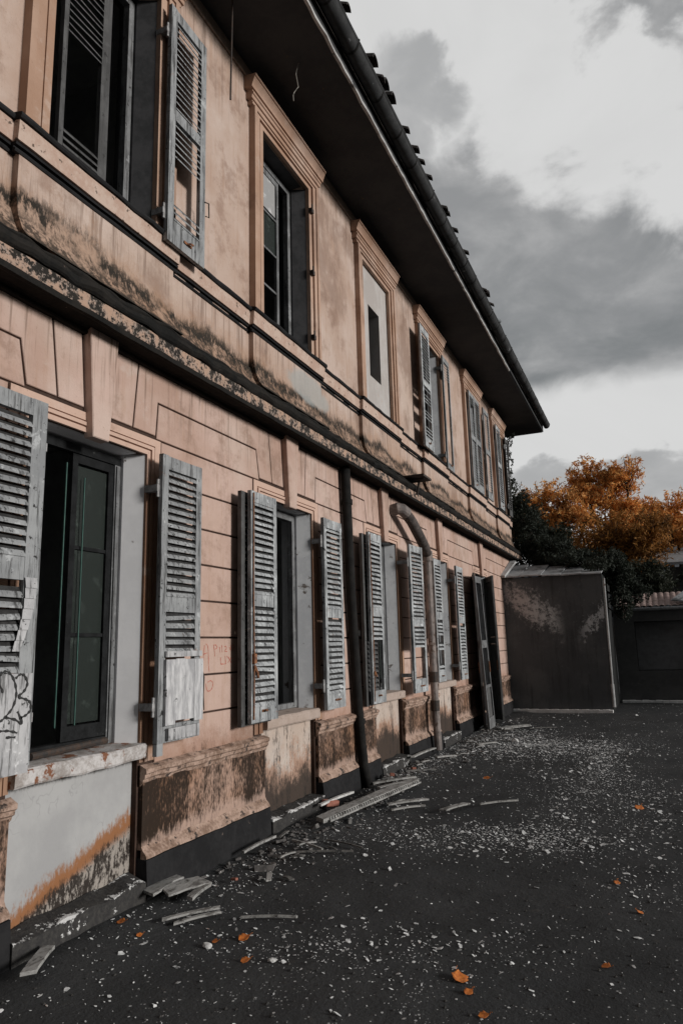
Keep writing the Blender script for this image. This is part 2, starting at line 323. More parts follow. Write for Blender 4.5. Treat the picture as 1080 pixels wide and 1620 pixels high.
M['cable'] = simple('pale_cable', (0.33, 0.31, 0.28), (0.25, 0.24, 0.22), 9, 0.7, 0.1)
M['kerb_white'] = simple('whitewashed_kerb', (0.82, 0.82, 0.81), (0.66, 0.66, 0.65), 6, .85, .4)
M['metal_sheet'] = simple('galvanised_sheet', (0.42, 0.43, 0.44), (0.27, 0.28, 0.29), 4, 0.55, 0.5, 0.01, spots=(3, 0.58, (0.10, 0.10, 0.10)), metal=0.2)
M['white_trim'] = simple('white_trim', (0.42, 0.42, 0.42), (0.30, 0.30, 0.30), 9, 0.7, 0.4, spots=(6, 0.62, (0.11, 0.08, 0.07)))
M['bark'] = simple('bark', (0.06, 0.045, 0.035), (0.035, 0.028, 0.022), 9, 0.95, 0.8, 0.02, (1, 1, .3))
M['brick'] = simple('red_brick', (0.36, 0.15, 0.11), (0.26, 0.11, 0.08), 25, 0.9, 0.6)
def glass_mat(name, col, rough, tr):
    m, t, b = new_mat(name); P = t.pos()
    k = t.noise(P, 6, 5, 0.7)
    c = t.mix(t.step(k, 0.55, 0.7), col, tuple(v * 2.2 + 0.01 for v in col))
    finish(t, b, c, rough, None); b.inputs['Specular IOR Level'].default_value = 0.25
    b.inputs['Alpha'].default_value = tr
    return m
M['glass'] = glass_mat('grimy_green_glass', (0.016, 0.022, 0.019), 0.5, 0.8)
M['glass_edge'] = simple('green_glass_edge', (0.035, 0.085, 0.072), (0.06, 0.12, 0.10), 20, 0.4, 0.1)
M['glass_pale'] = glass_mat('sky_lit_pane', (0.30, 0.30, 0.30), 0.6, 1.0)

def annex_mat():
    m, t, b = new_mat('soot_and_shade_render'); P = t.pos(); x, y, z = t.xyz(P)
    a = t.noise(P, 1.3, 5, 0.65); f = t.m('ADD', t.m('MULTIPLY', t.noise(P, 9, 6, 0.8), .6), t.m('MULTIPLY', t.noise(t.scl(P, (1, 1, .35)), 4.5, 5, .75), .4))
    col = t.mix(t.step(a, 0.4, 0.65), (0.088, 0.093, 0.098), (0.12, 0.126, 0.13))
    # bare patches where the soot has come away: two diagonals
    def diag(x0, z0, sl, wd, xa, xb):
        dd = t.m('ABSOLUTE', t.m('SUBTRACT', z, t.m('ADD', t.m('MULTIPLY', t.m('SUBTRACT', x, x0), sl), z0)))
        k = t.step(t.m('ADD', dd, t.m('MULTIPLY', t.m('SUBTRACT', f, 0.5), 2.4)), wd, wd * 0.25)
        return t.m('MULTIPLY', k, t.m('MULTIPLY', t.step(x, xa - 0.15, xa + 0.2), t.step(x, xb + 0.1, xb - 0.3)))
    k1 = diag(0.1, 2.75, -0.62, 0.42, 0.0, 1.35); k2 = diag(1.9, 1.95, 0.95, 0.17, 1.75, 2.5)
    pk = t.mix(t.step(x, 0.3, 1.1), (0.58, 0.54, 0.53), (0.60, 0.63, 0.64))
    run = t.noise(t.scl(P, (9, 9, .8)), 1.0, 5, .7)
    col = t.mix(t.m('MULTIPLY', t.step(run, .5, .66), .5), col, (0.05, 0.053, 0.055))
    col = t.mix(t.m('MULTIPLY', t.step(t.noise(t.add(P, (3, 3, 3)), 14, 5, .8), .60, .66), t.m('MULTIPLY', t.step(z, 0.2, 2.0), .35)), col, (0.28, 0.285, 0.29))
    k1 = t.m('MULTIPLY', k1, t.step(t.noise(P, 6.5, 6, .8), .38, .52))
    col = t.mix(t.m('MULTIPLY', k1, 0.85), col, pk); col = t.mix(t.m('MULTIPLY', k2, 0.8), col, (0.60, 0.63, 0.65))
    col = t.mix(t.step(x, 2.262, 2.272), col, (0.02, 0.021, 0.021))  # side face turned near-black: shade painted into the colour
    finish(t, b, col, 0.95, f, 0.01, 0.6, spec=0.1); return m
M['annex'] = annex_mat()
M['outwall'] = simple('dark_courtyard_wall', (0.08, 0.08, 0.08), (0.10, 0.10, 0.098), 1.8, 0.95, 0.4, spots=(2.5, 0.66, (0.16, 0.155, 0.15)), spec=0.1)
M['recess'] = simple('grey_recess_wall', (0.19, 0.19, 0.194), (0.14, 0.14, 0.14), 1.4, 0.95, 0.4, spec=0.1)

def ground_mat():
    m, t, b = new_mat('black_wet_earth'); P = t.pos()
    a = t.noise(P, 0.9, 5, 0.6); f = t.noise(P, 14, 6, 0.7); g = t.noise(P, 55, 4, 0.7)
    col = t.mix(t.step(a, 0.35, 0.7), (0.040, 0.0415, 0.043), (0.051, 0.052, 0.053))
    w_ = t.noise(t.scl(P, (1, 1.0, 1)), 0.55, 6, 0.7)
    col = t.mix(t.step(w_, 0.50, 0.62), col, (0.036, 0.037, 0.038))
    col = t.mix(t.step(f, 0.58, 0.72), col, (0.060, 0.058, 0.055))
    pt = t.m('ADD', t.noise(t.add(P, (4, 4, 0)), 0.75, 5, .65), t.m('MULTIPLY', t.m('SUBTRACT', t.noise(P, 5, 4, .7), .5), .5))
    for sc_, th in ((70.0, .012), (38.0, .010)):
        vo = t.n.new('ShaderNodeTexVoronoi'); vo.inputs['Scale'].default_value = sc_; t.put(vo.inputs['Vector'], P)
        cellr = t.xyz(vo.outputs['Color'])
        hit = t.m('MULTIPLY', t.step(vo.outputs['Distance'], 0.30, 0.22), t.m('GREATER_THAN', t.m('ADD', cellr[0], t.m('MULTIPLY', t.m('SUBTRACT', pt, .5), 1.1)), 0.985 if sc_ > 50 else 1.01))
        col = t.mix(t.m('MULTIPLY', hit, t.m('ADD', t.m('MULTIPLY', cellr[1], .7), .3)), col, (0.55, 0.56, 0.56))
    col = t.mix(t.m('MULTIPLY', t.step(g, 0.68, 0.74), 0.5), col, (0.20, 0.20, 0.195))
    finish(t, b, col, 0.9, t.m('ADD', f, t.m('MULTIPLY', g, 0.4)), 0.02, 0.7, spec=0.12); return m
M['ground'] = ground_mat()
def chip_mat():
    m, t, b = new_mat('plaster_flakes'); P = t.pos(); a = t.noise(P, 24, 3, 0.6); c = t.noise(P, 3.0, 3, 0.6)
    col = t.mix(t.step(a, 0.3, 0.7), (0.30, 0.305, 0.305), (0.82, 0.83, 0.83))
    col = t.mix(t.m('MULTIPLY', t.step(t.noise(t.add(P, (9, 9, 2)), 30, 2, 0.5), 0.70, 0.74), 0.8), col, (0.38, 0.20, 0.14))
    finish(t, b, col, 0.8, None); return m
M['chips'] = chip_mat()
M['leaf_dry'] = simple('dry_leaf', (0.62, 0.20, 0.035), (0.42, 0.12, 0.03), 60, 0.6, 0.4)
def foliage(name, c1, c2, c3):
    m, t, b = new_mat(name); P = t.pos()
    oi = t.n.new('ShaderNodeNewGeometry').outputs['Random Per Island']
    a = t.noise(P, 0.9, 4, 0.6)
    col = t.mix(t.step(oi, 0.0, 1.0), c1, c2); a2 = t.noise(P, 3.2, 4, .6); col = t.mix(t.m('MULTIPLY', t.step(t.m('ADD', t.m('MULTIPLY', a, .5), t.m('MULTIPLY', a2, .5)), 0.46, 0.60), 0.5), col, c3)
    finish(t, b, col, 0.7, None, spec=0.2)
    b.inputs['Subsurface Weight'].default_value = 0.0
    tr = t.n.new('ShaderNodeBsdfTranslucent'); t.put(tr.inputs[0], col)
    mx = t.n.new('ShaderNodeMixShader'); mx.inputs[0].default_value = 0.22
    out = [n for n in t.n if n.type == 'OUTPUT_MATERIAL'][0]
    t.l.new(b.outputs[0], mx.inputs[1]); t.l.new(tr.outputs[0], mx.inputs[2]); t.l.new(mx.outputs[0], out.inputs[0])
    return m
M['fol_orange'] = foliage('autumn_orange_leaves', (0.95, 0.52, 0.17), (0.70, 0.33, 0.10), (0.36, 0.19, 0.09))
M['fol_brown'] = foliage('autumn_brown_leaves', (0.50, 0.23, 0.055), (0.26, 0.12, 0.035), (0.06, 0.04, 0.02))
M['fol_dark'] = foliage('dark_evergreen_leaves', (0.022, 0.028, 0.018), (0.05, 0.055, 0.038), (0.018, 0.022, 0.014))
M['fol_black'] = foliage('dark_ivy_leaves', (0.024, 0.030, 0.022), (0.040, 0.048, 0.038), (0.016, 0.02, 0.015))
M['hill'] = simple('far_hillside', (0.055, 0.062, 0.07), (0.075, 0.08, 0.088), 0.05, 1.0, 0.0, spec=0.0)

# ------------------------------------------------------------------ mesh builder
class MB:
    def __init__(s): s.v = []; s.f = []
    def face(s, pts):
        k = len(s.v); s.v += [tuple(p) for p in pts]; s.f.append(tuple(range(k, k + len(pts))))
    def box(s, x0, x1, y0, y1, z0, z1, T=None):
        p = [(x0, y0, z0), (x1, y0, z0), (x1, y1, z0), (x0, y1, z0), (x0, y0, z1), (x1, y0, z1), (x1, y1, z1), (x0, y1, z1)]
        if T is not None: p = [tuple(T @ Vector(q)) for q in p]
        k = len(s.v); s.v += p
        s.f += [tuple(k + i for i in q) for q in ((0, 3, 2, 1), (4, 5, 6, 7), (0, 1, 5, 4), (1, 2, 6, 5), (2, 3, 7, 6), (3, 0, 4, 7))]
    def slab(s, poly, x0, x1, ch=0.004):
        """(y,z) polygon (counter-clockwise seen from +x) raised from x0 to x1 with a small chamfer"""
        n = len(poly); k = len(s.v)
        inn = offset(poly, ch)
        s.v += [(x0, p[0], p[1]) for p in poly] + [(x1 - ch, p[0], p[1]) for p in poly] + [(x1, p[0], p[1]) for p in inn]
        for i in range(n):
            j = (i + 1) % n
            s.f += [(k + i, k + j, k + n + j, k + n + i), (k + n + i, k + n + j, k + 2 * n + j, k + 2 * n + i)]
        s.f.append(tuple(k + 2 * n + i for i in range(n)))
    def prof(s, prof, y0, y1, seg=1, jit=0.0, cap=True, xf=None):
        """profile of (x,z) swept along y"""
        n = len(prof); k = len(s.v)
        for i in range(seg + 1):
            y = y0 + (y1 - y0) * i / seg
            for (x, z) in prof:
                jx = jit * (noise.noise(Vector((x * 9, y * 5, z * 9)))) if jit else 0
                jz = jit * (noise.noise(Vector((x * 9 + 7, y * 6, z * 9)))) if jit else 0
                s.v.append((x + jx, y, z + jz))
        for i in range(seg):
            for j in range(n - 1):
                a = k + i * n + j; s.f.append((a, a + n, a + n + 1, a + 1))
        if cap:
            s.f.append(tuple(k + j for j in range(n))); s.f.append(tuple(k + seg * n + j for j in reversed(range(n))))
    def tube(s, pts, r, n=8, r2=None, cap=True):
        pts = [Vector(p) for p in pts]; k0 = len(s.v); N = len(pts); up = None
        for i, p in enumerate(pts):
            d = (pts[min(i + 1, N - 1)] - pts[max(i - 1, 0)]).normalized()
            a = d.cross(Vector((0, 0, 1)) if abs(d.z) < 0.95 else Vector((0, 1, 0))).normalized(); b_ = d.cross(a)
            rr = r if r2 is None else r + (r2 - r) * i / (N - 1)
            for j in range(n):
                t = 2 * math.pi * j / n; s.v.append(tuple(p + (a * math.cos(t) + b_ * math.sin(t)) * rr))
        for i in range(N - 1):
            for j in range(n):
                q = k0 + i * n + j; q2 = k0 + i * n + (j + 1) % n; s.f.append((q, q2, q2 + n, q + n))
        if cap: s.f.append(tuple(k0 + j for j in range(n))); s.f.append(tuple(k0 + (N - 1) * n + j for j in range(n)))
    def ribbon(s, pts, w, x, t=0.0015):
        """flat painted stroke on a plane x=const through (y,z) points"""
        P = smooth([Vector((p[0], p[1])) for p in pts]); N = len(P); k = len(s.v)
        for i, p in enumerate(P):
            d = (P[min(i + 1, N - 1)] - P[max(i - 1, 0)]); d = d.normalized() if d.length > 1e-6 else Vector((0, 1))
            nn = Vector((-d.y, d.x)) * w * 0.5 * (0.8 + 0.4 * math.sin(i * 1.7))
            s.v += [(x, p.x + nn.x, p.y + nn.y), (x, p.x - nn.x, p.y - nn.y)]
        for i in range(N - 1): a = k + 2 * i; s.f.append((a, a + 1, a + 3, a + 2))
    def build(s, name, mat, parent=None, smooth_=False):
        me = bpy.data.meshes.new(name); me.from_pydata(s.v, [], s.f); me.update()
        bm = bmesh.new(); bm.from_mesh(me); bmesh.ops.recalc_face_normals(bm, faces=bm.faces[:]) if len(bm.faces) < 60000 else None
        bm.to_mesh(me); bm.free()
        if smooth_:
            me.polygons.foreach_set('use_smooth', [True] * len(me.polygons))
        me.materials.append(mat if not isinstance(mat, str) else M[mat])
        o = bpy.data.objects.new(name, me); C.objects.link(o)
        if parent is not None: o.parent = parent
        return o
def smooth(P):
    if len(P) < 3: return [P[0].lerp(P[-1], i / 4) for i in range(5)]
    out = []
    for i in range(len(P) - 1):
        a = P[max(i - 1, 0)]; b = P[i]; c = P[i + 1]; d = P[min(i + 2, len(P) - 1)]
        for k in range(5):
            t = k / 5
            out.append(0.5 * ((2 * b) + (c - a) * t + (2 * a - 5 * b + 4 * c - d) * t * t + (3 * b - a - 3 * c + d) * t ** 3))
    out.append(P[-1]); return out
def offset(poly, d):
    n = len(poly); A = sum(poly[i][0] * poly[(i + 1) % n][1] - poly[(i + 1) % n][0] * poly[i][1] for i in range(n))
    sg = 1 if A > 0 else -1; out = []
    for i in range(n):
        p0 = Vector(poly[i - 1]); p = Vector(poly[i]); p1 = Vector(poly[(i + 1) % n])
        e0 = (p - p0).normalized(); e1 = (p1 - p).normalized()
        n0 = Vector((-e0.y, e0.x)) * sg; n1_ = Vector((-e1.y, e1.x)) * sg
        b_ = (n0 + n1_); L = max(b_.dot(n0), 0.3); b_ = b_ * (d / L)
        out.append((p.x + b_.x, p.y + b_.y))
    return out
def tag(o, label=None, cat=None, group=None, kind=None):
    if label: o['label'] = label
    if cat: o['category'] = cat
    if group: o['group'] = group
    if kind: o['kind'] = kind
    return o
def empty(name, loc=(0, 0, 0)):
    o = bpy.data.objects.new(name, None); C.objects.link(o); o.location = loc; o.empty_display_size = 0.2; return o

# ------------------------------------------------------------------ ground
def gz(x, y):
    r = math.hypot(x - 3, y)
    k = max(0.0, 1 - r / 60)
    a = noise.noise(Vector((x * 0.8, y * 0.8, 3))) * 0.030 + noise.noise(Vector((x * 2.6, y * 2.6, 8))) * 0.016 + noise.noise(Vector((x * 7, y * 7, 1))) * 0.007
    pile = 0.05 * math.exp(-((x - 0.25) / 0.3) ** 2) * (0.5 + noise.noise(Vector((0, y * 0.9, 5)))) if x < 2 else 0
    return (a + max(pile, 0)) * k - 0.01
def axis(segs):
    out = []
    for a, b, st in segs:
        v = a
        while v < b - 1e-6: out.append(v); v += st
    out.append(segs[-1][1]); return out
gx = axis([(-900, -100, 160), (-100, -12, 22), (-12, -0.6, 2.0), (-0.6, 5, 0.07), (5, 12, 0.3), (12, 60, 6), (60, 900, 140)])
gy = axis([(-900, -60, 140), (-60, -4, 8), (-4, 2, 0.4), (2, 9, 0.06), (9, 22, 0.14), (22, 60, 2.5), (60, 900, 60)])
g = MB(); nx = len(gx)
for y in gy:
    for x in gx: g.v.append((x, y, gz(x, y)))
for j in range(len(gy) - 1):
    for i in range(nx - 1): a = j * nx + i; g.f.append((a, a + 1, a + nx + 1, a + nx))
gr = g.build('ground', 'ground', None, True); tag(gr, kind='structure')

# ------------------------------------------------------------------ the house
CY = [0.76, 3.52, 6.28, 9.04, 11.80, 15.02]       # ground floor bays
UY = [0.76, 3.50, 6.27, 9.06, 11.80, 15.02, 17.88]
HW = 0.54
YA, YB = -2.2, 19.2
house = empty('derelict_house', (0, 8.5, 0)); house_loc = Vector((0, 8.5, 0))
tag(house, 'long two storey derelict house with peeling terracotta walls and grey louvred shutters', 'house')
def hb(mb, name, mat, parent=None, sm=False):
    """build as a child of the house; vertices are in world coordinates"""
    o = mb.build(name, mat, parent or house, sm)
    if parent is None: o.matrix_parent_inverse = Matrix.Translation(-house_loc)
    return o

# backing wall, ground floor
w_ = MB(); edges = [YA] + [v for c in CY for v in (c - HW, c + HW)] + [YB]
for i in range(0, len(edges), 2): w_.box(-0.34, -0.016, edges[i], edges[i + 1], 0, 3.80)
for i, c in enumerate(CY):
    w_.box(-0.34, -0.016, c - HW, c + HW, 3.03, 3.80)
hb(w_, 'wall', 'groove')
# rusticated blocks
bl = MB(); G = 0.0075
ZC = [0.83 + 0.29 * k for k in range(9)]; ZC[8] = 3.17
def blk(poly, x1=0.0): bl.slab(offset(poly, G), -0.0162, x1)
for i in range(len(CY) + 1):
    a = CY[i - 1] if i > 0 else None; c2 = CY[i] if i < len(CY) else None
    L = a + 0.70 if a is not None else YA + 0.02; Rr = c2 - 0.70 if c2 is not None else YB - 0.001
    for k in range(8): blk([(L, ZC[k]), (Rr, ZC[k]), (Rr, ZC[k + 1]), (L, ZC[k + 1])])
    z2, z3 = 3.46, 3.75
    l1, l2, l3, l4 = (a + .64, a + .66, a + .38, a + .43) if a is not None else (YA + .02,) * 4
    r1, r2, r3, r4 = (c2 - .58, c2 - .64, c2 - .33, c2 - .41) if c2 is not None else (YB - .001,) * 4
    blk([(l1, 3.17), (r1, 3.17), (r2, z2), (l2, z2)])
    P = []
    if a is not None: P += [(l4, z3), (l3, 3.19), (l1, 3.19), (l2, z2)]
    else: P += [(YA + .02, z3), (YA + .02, z2)]
    if c2 is not None: P += [(r2, z2), (r1, 3.19), (r3, 3.19), (r4, z3)]
    else: P += [(YB - .001, z2), (YB - .001, z3)]
    blk(P)
for c in CY:
    blk([(c + .095, 3.19), (c + .38, 3.19), (c + .43, z3), (c + .15, z3)])
    blk([(c - .33, 3.19), (c - .095, 3.19), (c - .15, z3), (c - .41, z3)])
hb(bl, 'rusticated_wall', 'stucco_low')
# dado, plinth and footing per pier
zp = 0.27
for i in range(len(CY) + 1):
    dd = MB(); mo = MB(); pl = MB(); cap = MB()
    L = CY[i - 1] + HW + 0.02 if i > 0 else YA; Rr = CY[i] - HW + 0.0 if i < len(CY) else YB - 0.004
    dd.box(-0.016, 0.022, L, Rr, zp + 0.03, 0.735)
    dd.box(-0.016, 0.012, L, Rr, 0.735, 0.83)
    mo.prof([(0.0, 0.70), (0.026, 0.725), (0.030, 0.745), (0.046, 0.760), (0.048, 0.785), (0.062, 0.795), (0.062, 0.822), (0.0, 0.845)], L - 0.012, Rr + 0.018, int((Rr - L) / 0.08) + 2, 0.012)
    pl.prof([(-0.016, -0.4), (0.090, -0.4), (0.080, 0.10), (0.068, zp - 0.03), (-0.016, zp - 0.015)], L - 0.005, Rr + 0.005, int((Rr - L) / 0.06) + 2, 0.008)
    cap.prof([(0.02, zp + 0.055), (0.034, zp + 0.032), (0.054, zp + 0.012), (0.066, zp - 0.008), (0.068, zp - 0.022), (0.02, zp - 0.028)], L - 0.004, Rr + 0.004, int((Rr - L) / 0.03) + 2, 0.008)
    d_ = hb(dd, 'dado', 'dado'); mo.build('dado_moulding', M['plinth_cap'], d_); hb(pl, 'plinth', 'plinth'); cap.build('plinth_edge', M['plinth_cap'], d_)
rnd = random.Random(4)
for c in CY[:-1]:
    ft = MB(); fw = MB()
    ft.prof([(-0.05, -0.3), (0.10, -0.3), (0.095, 0.13), (-0.05, 0.15)], c - HW, c + HW - 0.01, 22, 0.03)
    # flaked limewash left along the arris
    f_ = hb(ft, 'footing', 'footing')
    if fw.f: fw.build('flaked_limewash', M['whitewash'], f_)

# cornice between the storeys
co = MB()
co.prof([(0.10, 3.752), (0.205, 3.752), (0.208, 3.762), (0.205, 3.852), (0.10, 3.855)], YA, YB + 0.16, 240, 0.008)
hb(co, 'cornice', 'cornice')
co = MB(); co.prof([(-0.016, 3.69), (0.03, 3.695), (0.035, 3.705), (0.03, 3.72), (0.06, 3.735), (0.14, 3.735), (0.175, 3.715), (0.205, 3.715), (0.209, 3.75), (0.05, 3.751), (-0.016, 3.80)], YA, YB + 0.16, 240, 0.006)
hb(co, 'cornice_underside', 'cornice_black')  # near-black underside: shade below the overhang put into the colour
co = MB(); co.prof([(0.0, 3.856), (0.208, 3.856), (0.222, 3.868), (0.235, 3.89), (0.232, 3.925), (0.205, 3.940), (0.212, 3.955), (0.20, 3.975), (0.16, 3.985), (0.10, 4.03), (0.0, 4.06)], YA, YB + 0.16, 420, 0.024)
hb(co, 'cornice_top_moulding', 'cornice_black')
cv = MB(); cv.prof([(0.153, 3.985), (0.095, 4.045), (0.05, 4.12), (0.012, 4.24), (-0.02, 4.26)], YA, YB + 0.1, 200, 0.01, cap=False)
hb(cv, 'cornice_coving', 'stucco_up')

# upper wall
uw = MB(); ue = [YA] + [v for c in UY for v in (c - HW, c + HW)] + [YB]; ZS, ZT = 4.84, 6.96
for i in range(0, len(ue), 2): uw.box(-0.34, 0.0, ue[i], ue[i + 1], 3.80, 7.60)
for k, c in enumerate(UY):
    uw.box(-0.34, 0.0, c - HW, c + HW, 3.80, ZS); uw.box(-0.34, 0.0, c - HW, c + HW, ZT, 7.60)
hb(uw, 'upper_wall', 'stucco_up')
# bays that stand a little proud below each upper window
for c in UY:
    ap = MB(); ap.prof([(-0.01, 4.02), (0.16, 4.02), (0.115, 4.08), (0.075, 4.18), (0.052, 4.32), (0.05, 4.60), (-0.01, 4.60)], c - 0.76, c + 0.76, 2); hb(ap, 'apron', 'stucco_up')
# string course under the upper windows
st = MB(); stb = MB(); bases = [(YA, YB, 0.0)] + [(c - 0.80, c + 0.80, 0.045) for c in UY]
for (a, b_, o) in bases:
    n = int((b_ - a) / 0.1) + 2
    st.prof([(-0.01 + o, 4.655), (0.035 + o, 4.66), (0.04 + o, 4.79), (-0.01 + o, 4.80)], a, b_, n, 0.004)
    stb.prof([(-0.01 + o, 4.795), (0.055 + o, 4.795), (0.065 + o, 4.81), (0.06 + o, 4.83), (-0.01 + o, 4.845)], a - 0.012, b_ + 0.012, n, 0.012)
    stb.prof([(-0.01 + o, 4.59), (0.012 + o, 4.59), (0.018 + o, 4.602), (0.012 + o, 4.612), (0.0 + o, 4.616), (0.0 + o, 4.630), (0.022 + o, 4.634), (0.024 + o, 4.650), (-0.01 + o, 4.652)], a, b_, n, 0.003)
hb(st, 'string_course', 'string_mix'); hb(stb, 'string_course_cap', 'plinth')
fr = MB(); fr.box(0.0, 0.02, YA, YB, 7.385, 7.415); hb(fr, 'eave_fillet', 'stucco_up')

# end wall, back wall, floors inside (dark rooms seen through the openings)
ew = MB(); ew.box(-7.0, -0.342, YB - 0.3, YB - 0.002, 0, 7.6); ew.box(-7.0, -0.342, YA, YA + 0.3, 0, 7.6); ew.box(-7.3, -7.0, YA, YB, 0, 7.6); hb(ew, 'rear_wall', 'stucco_low')
it = MB(); it.box(-6.99, -0.345, YA + .31, YB - .31, 0.25, 0.35); it.box(-6.99, -0.345, YA + .31, YB - .31, 3.5, 3.9); it.box(-6.99, -0.345, YA + .31, YB - .31, 7.4, 7.5); it.box(-4.2, -4.0, YA + .31, YB - .31, 0.36, 7.39)
for y in (2.0, 4.95, 7.7, 10.4, 13.4, 16.4): it.box(-3.98, -0.345, y - 0.06, y + 0.06, 0.36, 3.49); it.box(-3.98, -0.345, y - 0.06, y + 0.06, 3.91, 7.39)
hb(it, 'interior', 'interior')

# roof: soffit, pale strip, fascia, gutter, tiles
YE = 20.45; EX = 0.90
rf = MB()
rf.box(-7.6, EX - 0.03, YA - 0.6, YE, 7.55, 7.62)
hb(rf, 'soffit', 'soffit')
sp = MB(); n = 150; k0 = 0
sp.prof([(EX - 0.028, 7.535), (EX + 0.004, 7.525), (EX + 0.006, 7.56), (EX - 0.028, 7.56)], YA - 0.6, 15.2, n, 0.012)
hb(sp, 'eave_strip', 'strip')
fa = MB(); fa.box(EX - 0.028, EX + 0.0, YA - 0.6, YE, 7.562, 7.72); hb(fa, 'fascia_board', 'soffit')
gu = MB(); pr = []
for i in range(13):
    t = math.pi + math.pi * i / 12; pr.append((EX + 0.10 + 0.088 * math.cos(t), 7.745 + 0.10 * math.sin(t)))
pr2 = pr + [(EX + 0.10 + 0.10, 7.75), (EX + 0.20, 7.762), (EX + 0.185, 7.762)] + [(p[0], p[1] + 0.006) for p in reversed(pr[1:-1])]
gu.prof(pr2, YA - 0.6, YE, 110, 0.012); go = hb(gu, 'gutter', 'gutter', None, True)
for k in range(34):
    y = YA + 0.2 + k * 0.66 + random.uniform(-.05, .05)
    if y > YE - 0.1: break
    b_ = MB(); b_.box(EX + 0.0, EX + 0.205, y, y + 0.02, 7.765, 7.772)
    for i in range(12):
        (xa, za), (xb, zb) = pr[i], pr[i + 1]
        b_.face([(xa, y, za - .008), (xb + .003, y, zb - .008), (xb + .003, y + .024, zb - .008), (xa, y + .024, za - .008)])
    o = b_.build('gutter_bracket', M['pipe_black'], go)
# tiles: barrel rows running up the slope, one continuous roof mesh with broken ends
def barrel_roof(mb, y0, y1, x0, z0, slope, run, pitch=0.19, amp=0.045, drop=0.12, dirx=-1, rnd=None):
    y = y0
    while y < y1:
        sh = rnd.uniform(-0.03, 0.035) if rnd.random() > 0.12 else rnd.uniform(-0.15, -0.07)
        if rnd.random() < drop: y += pitch; continue
        lift = rnd.uniform(-.008, .012) + (0.035 if rnd.random() < 0.10 else 0)
        r = pitch * 0.5; ring = []
        for e, (tx, rr) in enumerate(((0, r), (run, r * 0.9))):
            xx = x0 + dirx * (tx - (sh if e == 0 else 0)); zz = z0 + slope * tx + (lift if e == 0 else 0)
            row = []
            for i in range(7):
                t = math.pi * i / 6; row.append((xx, y + pitch / 2 - rr * math.cos(t), zz + amp * 1.5 * math.sin(t)))
            ring.append(row)
        k = len(mb.v); mb.v += ring[0] + ring[1]
        for i in range(6): mb.f.append((k + i, k + i + 1, k + 8 + i, k + 7 + i))
        mb.v += [(p[0], p[1], p[2] - 0.016) for p in ring[0]]
        for i in range(6): mb.f.append((k + i, k + i + 1, k + 15 + i, k + 14 + i))
        y += pitch
tl = MB(); tl.box(-3.2, EX - 0.002, YA - 0.6, YE, 7.725, 7.745)
hb(tl, 'roof', 'tile')
rs = MB(); rs.face([(EX + 0.02, YA - .6, 7.75), (EX + 0.02, YE, 7.75), (-3.2, YE - 3.5, 9.4), (-3.2, YA - .6, 9.4)]); rs.face([(-7.6, YA - .6, 7.75), (-7.6, YE, 7.75), (-3.2, YE - 3.5, 9.4), (-3.2, YA - .6, 9.4)]); rs.face([(EX + 0.02, YE, 7.75), (-7.6, YE, 7.75), (-3.2, YE - 3.5, 9.4)])
hb(rs, 'roof_slope', 'tile')
tr_ = MB(); barrel_roof(tr_, YA - 0.5, YE - 0.1, EX + 0.13, 7.77, 0.4, 1.2, rnd=random.Random(3)); hb(tr_, 'roof_tiles', 'tile')

rg_ = random.Random(61)
for yy in (6.35, 6.60, 6.72, 6.95, 7.5, 7.9, 8.15, 8.5, 9.3, 9.42, 9.9, 10.6, 12.0, 12.2, 12.6, 5.6, 5.2):
    b_ = MB(); big_ = 1.0 if yy in (6.35, 6.72, 6.95, 12.2) else rg_.uniform(.45, .8); r_ = .085 * big_; z0 = 7.83 + .06 * big_; xx = EX + .21; k = 0
    for e in (0, 1):
        for o_ in (0, -.014):
            for i in range(7):
                t = math.pi * i / 6; b_.v.append((xx - e * .35 * big_, yy - (r_ + o_) * math.cos(t), z0 + e * .13 + (r_ + o_) * 1.1 * math.sin(t)))
    for i in range(6): b_.f += [(i, i + 1, 15 + i, 14 + i), (7 + i, 21 + i, 22 + i, 8 + i), (i, 7 + i, 8 + i, i + 1)]
    hb(b_, 'loose_tile', 'tile')

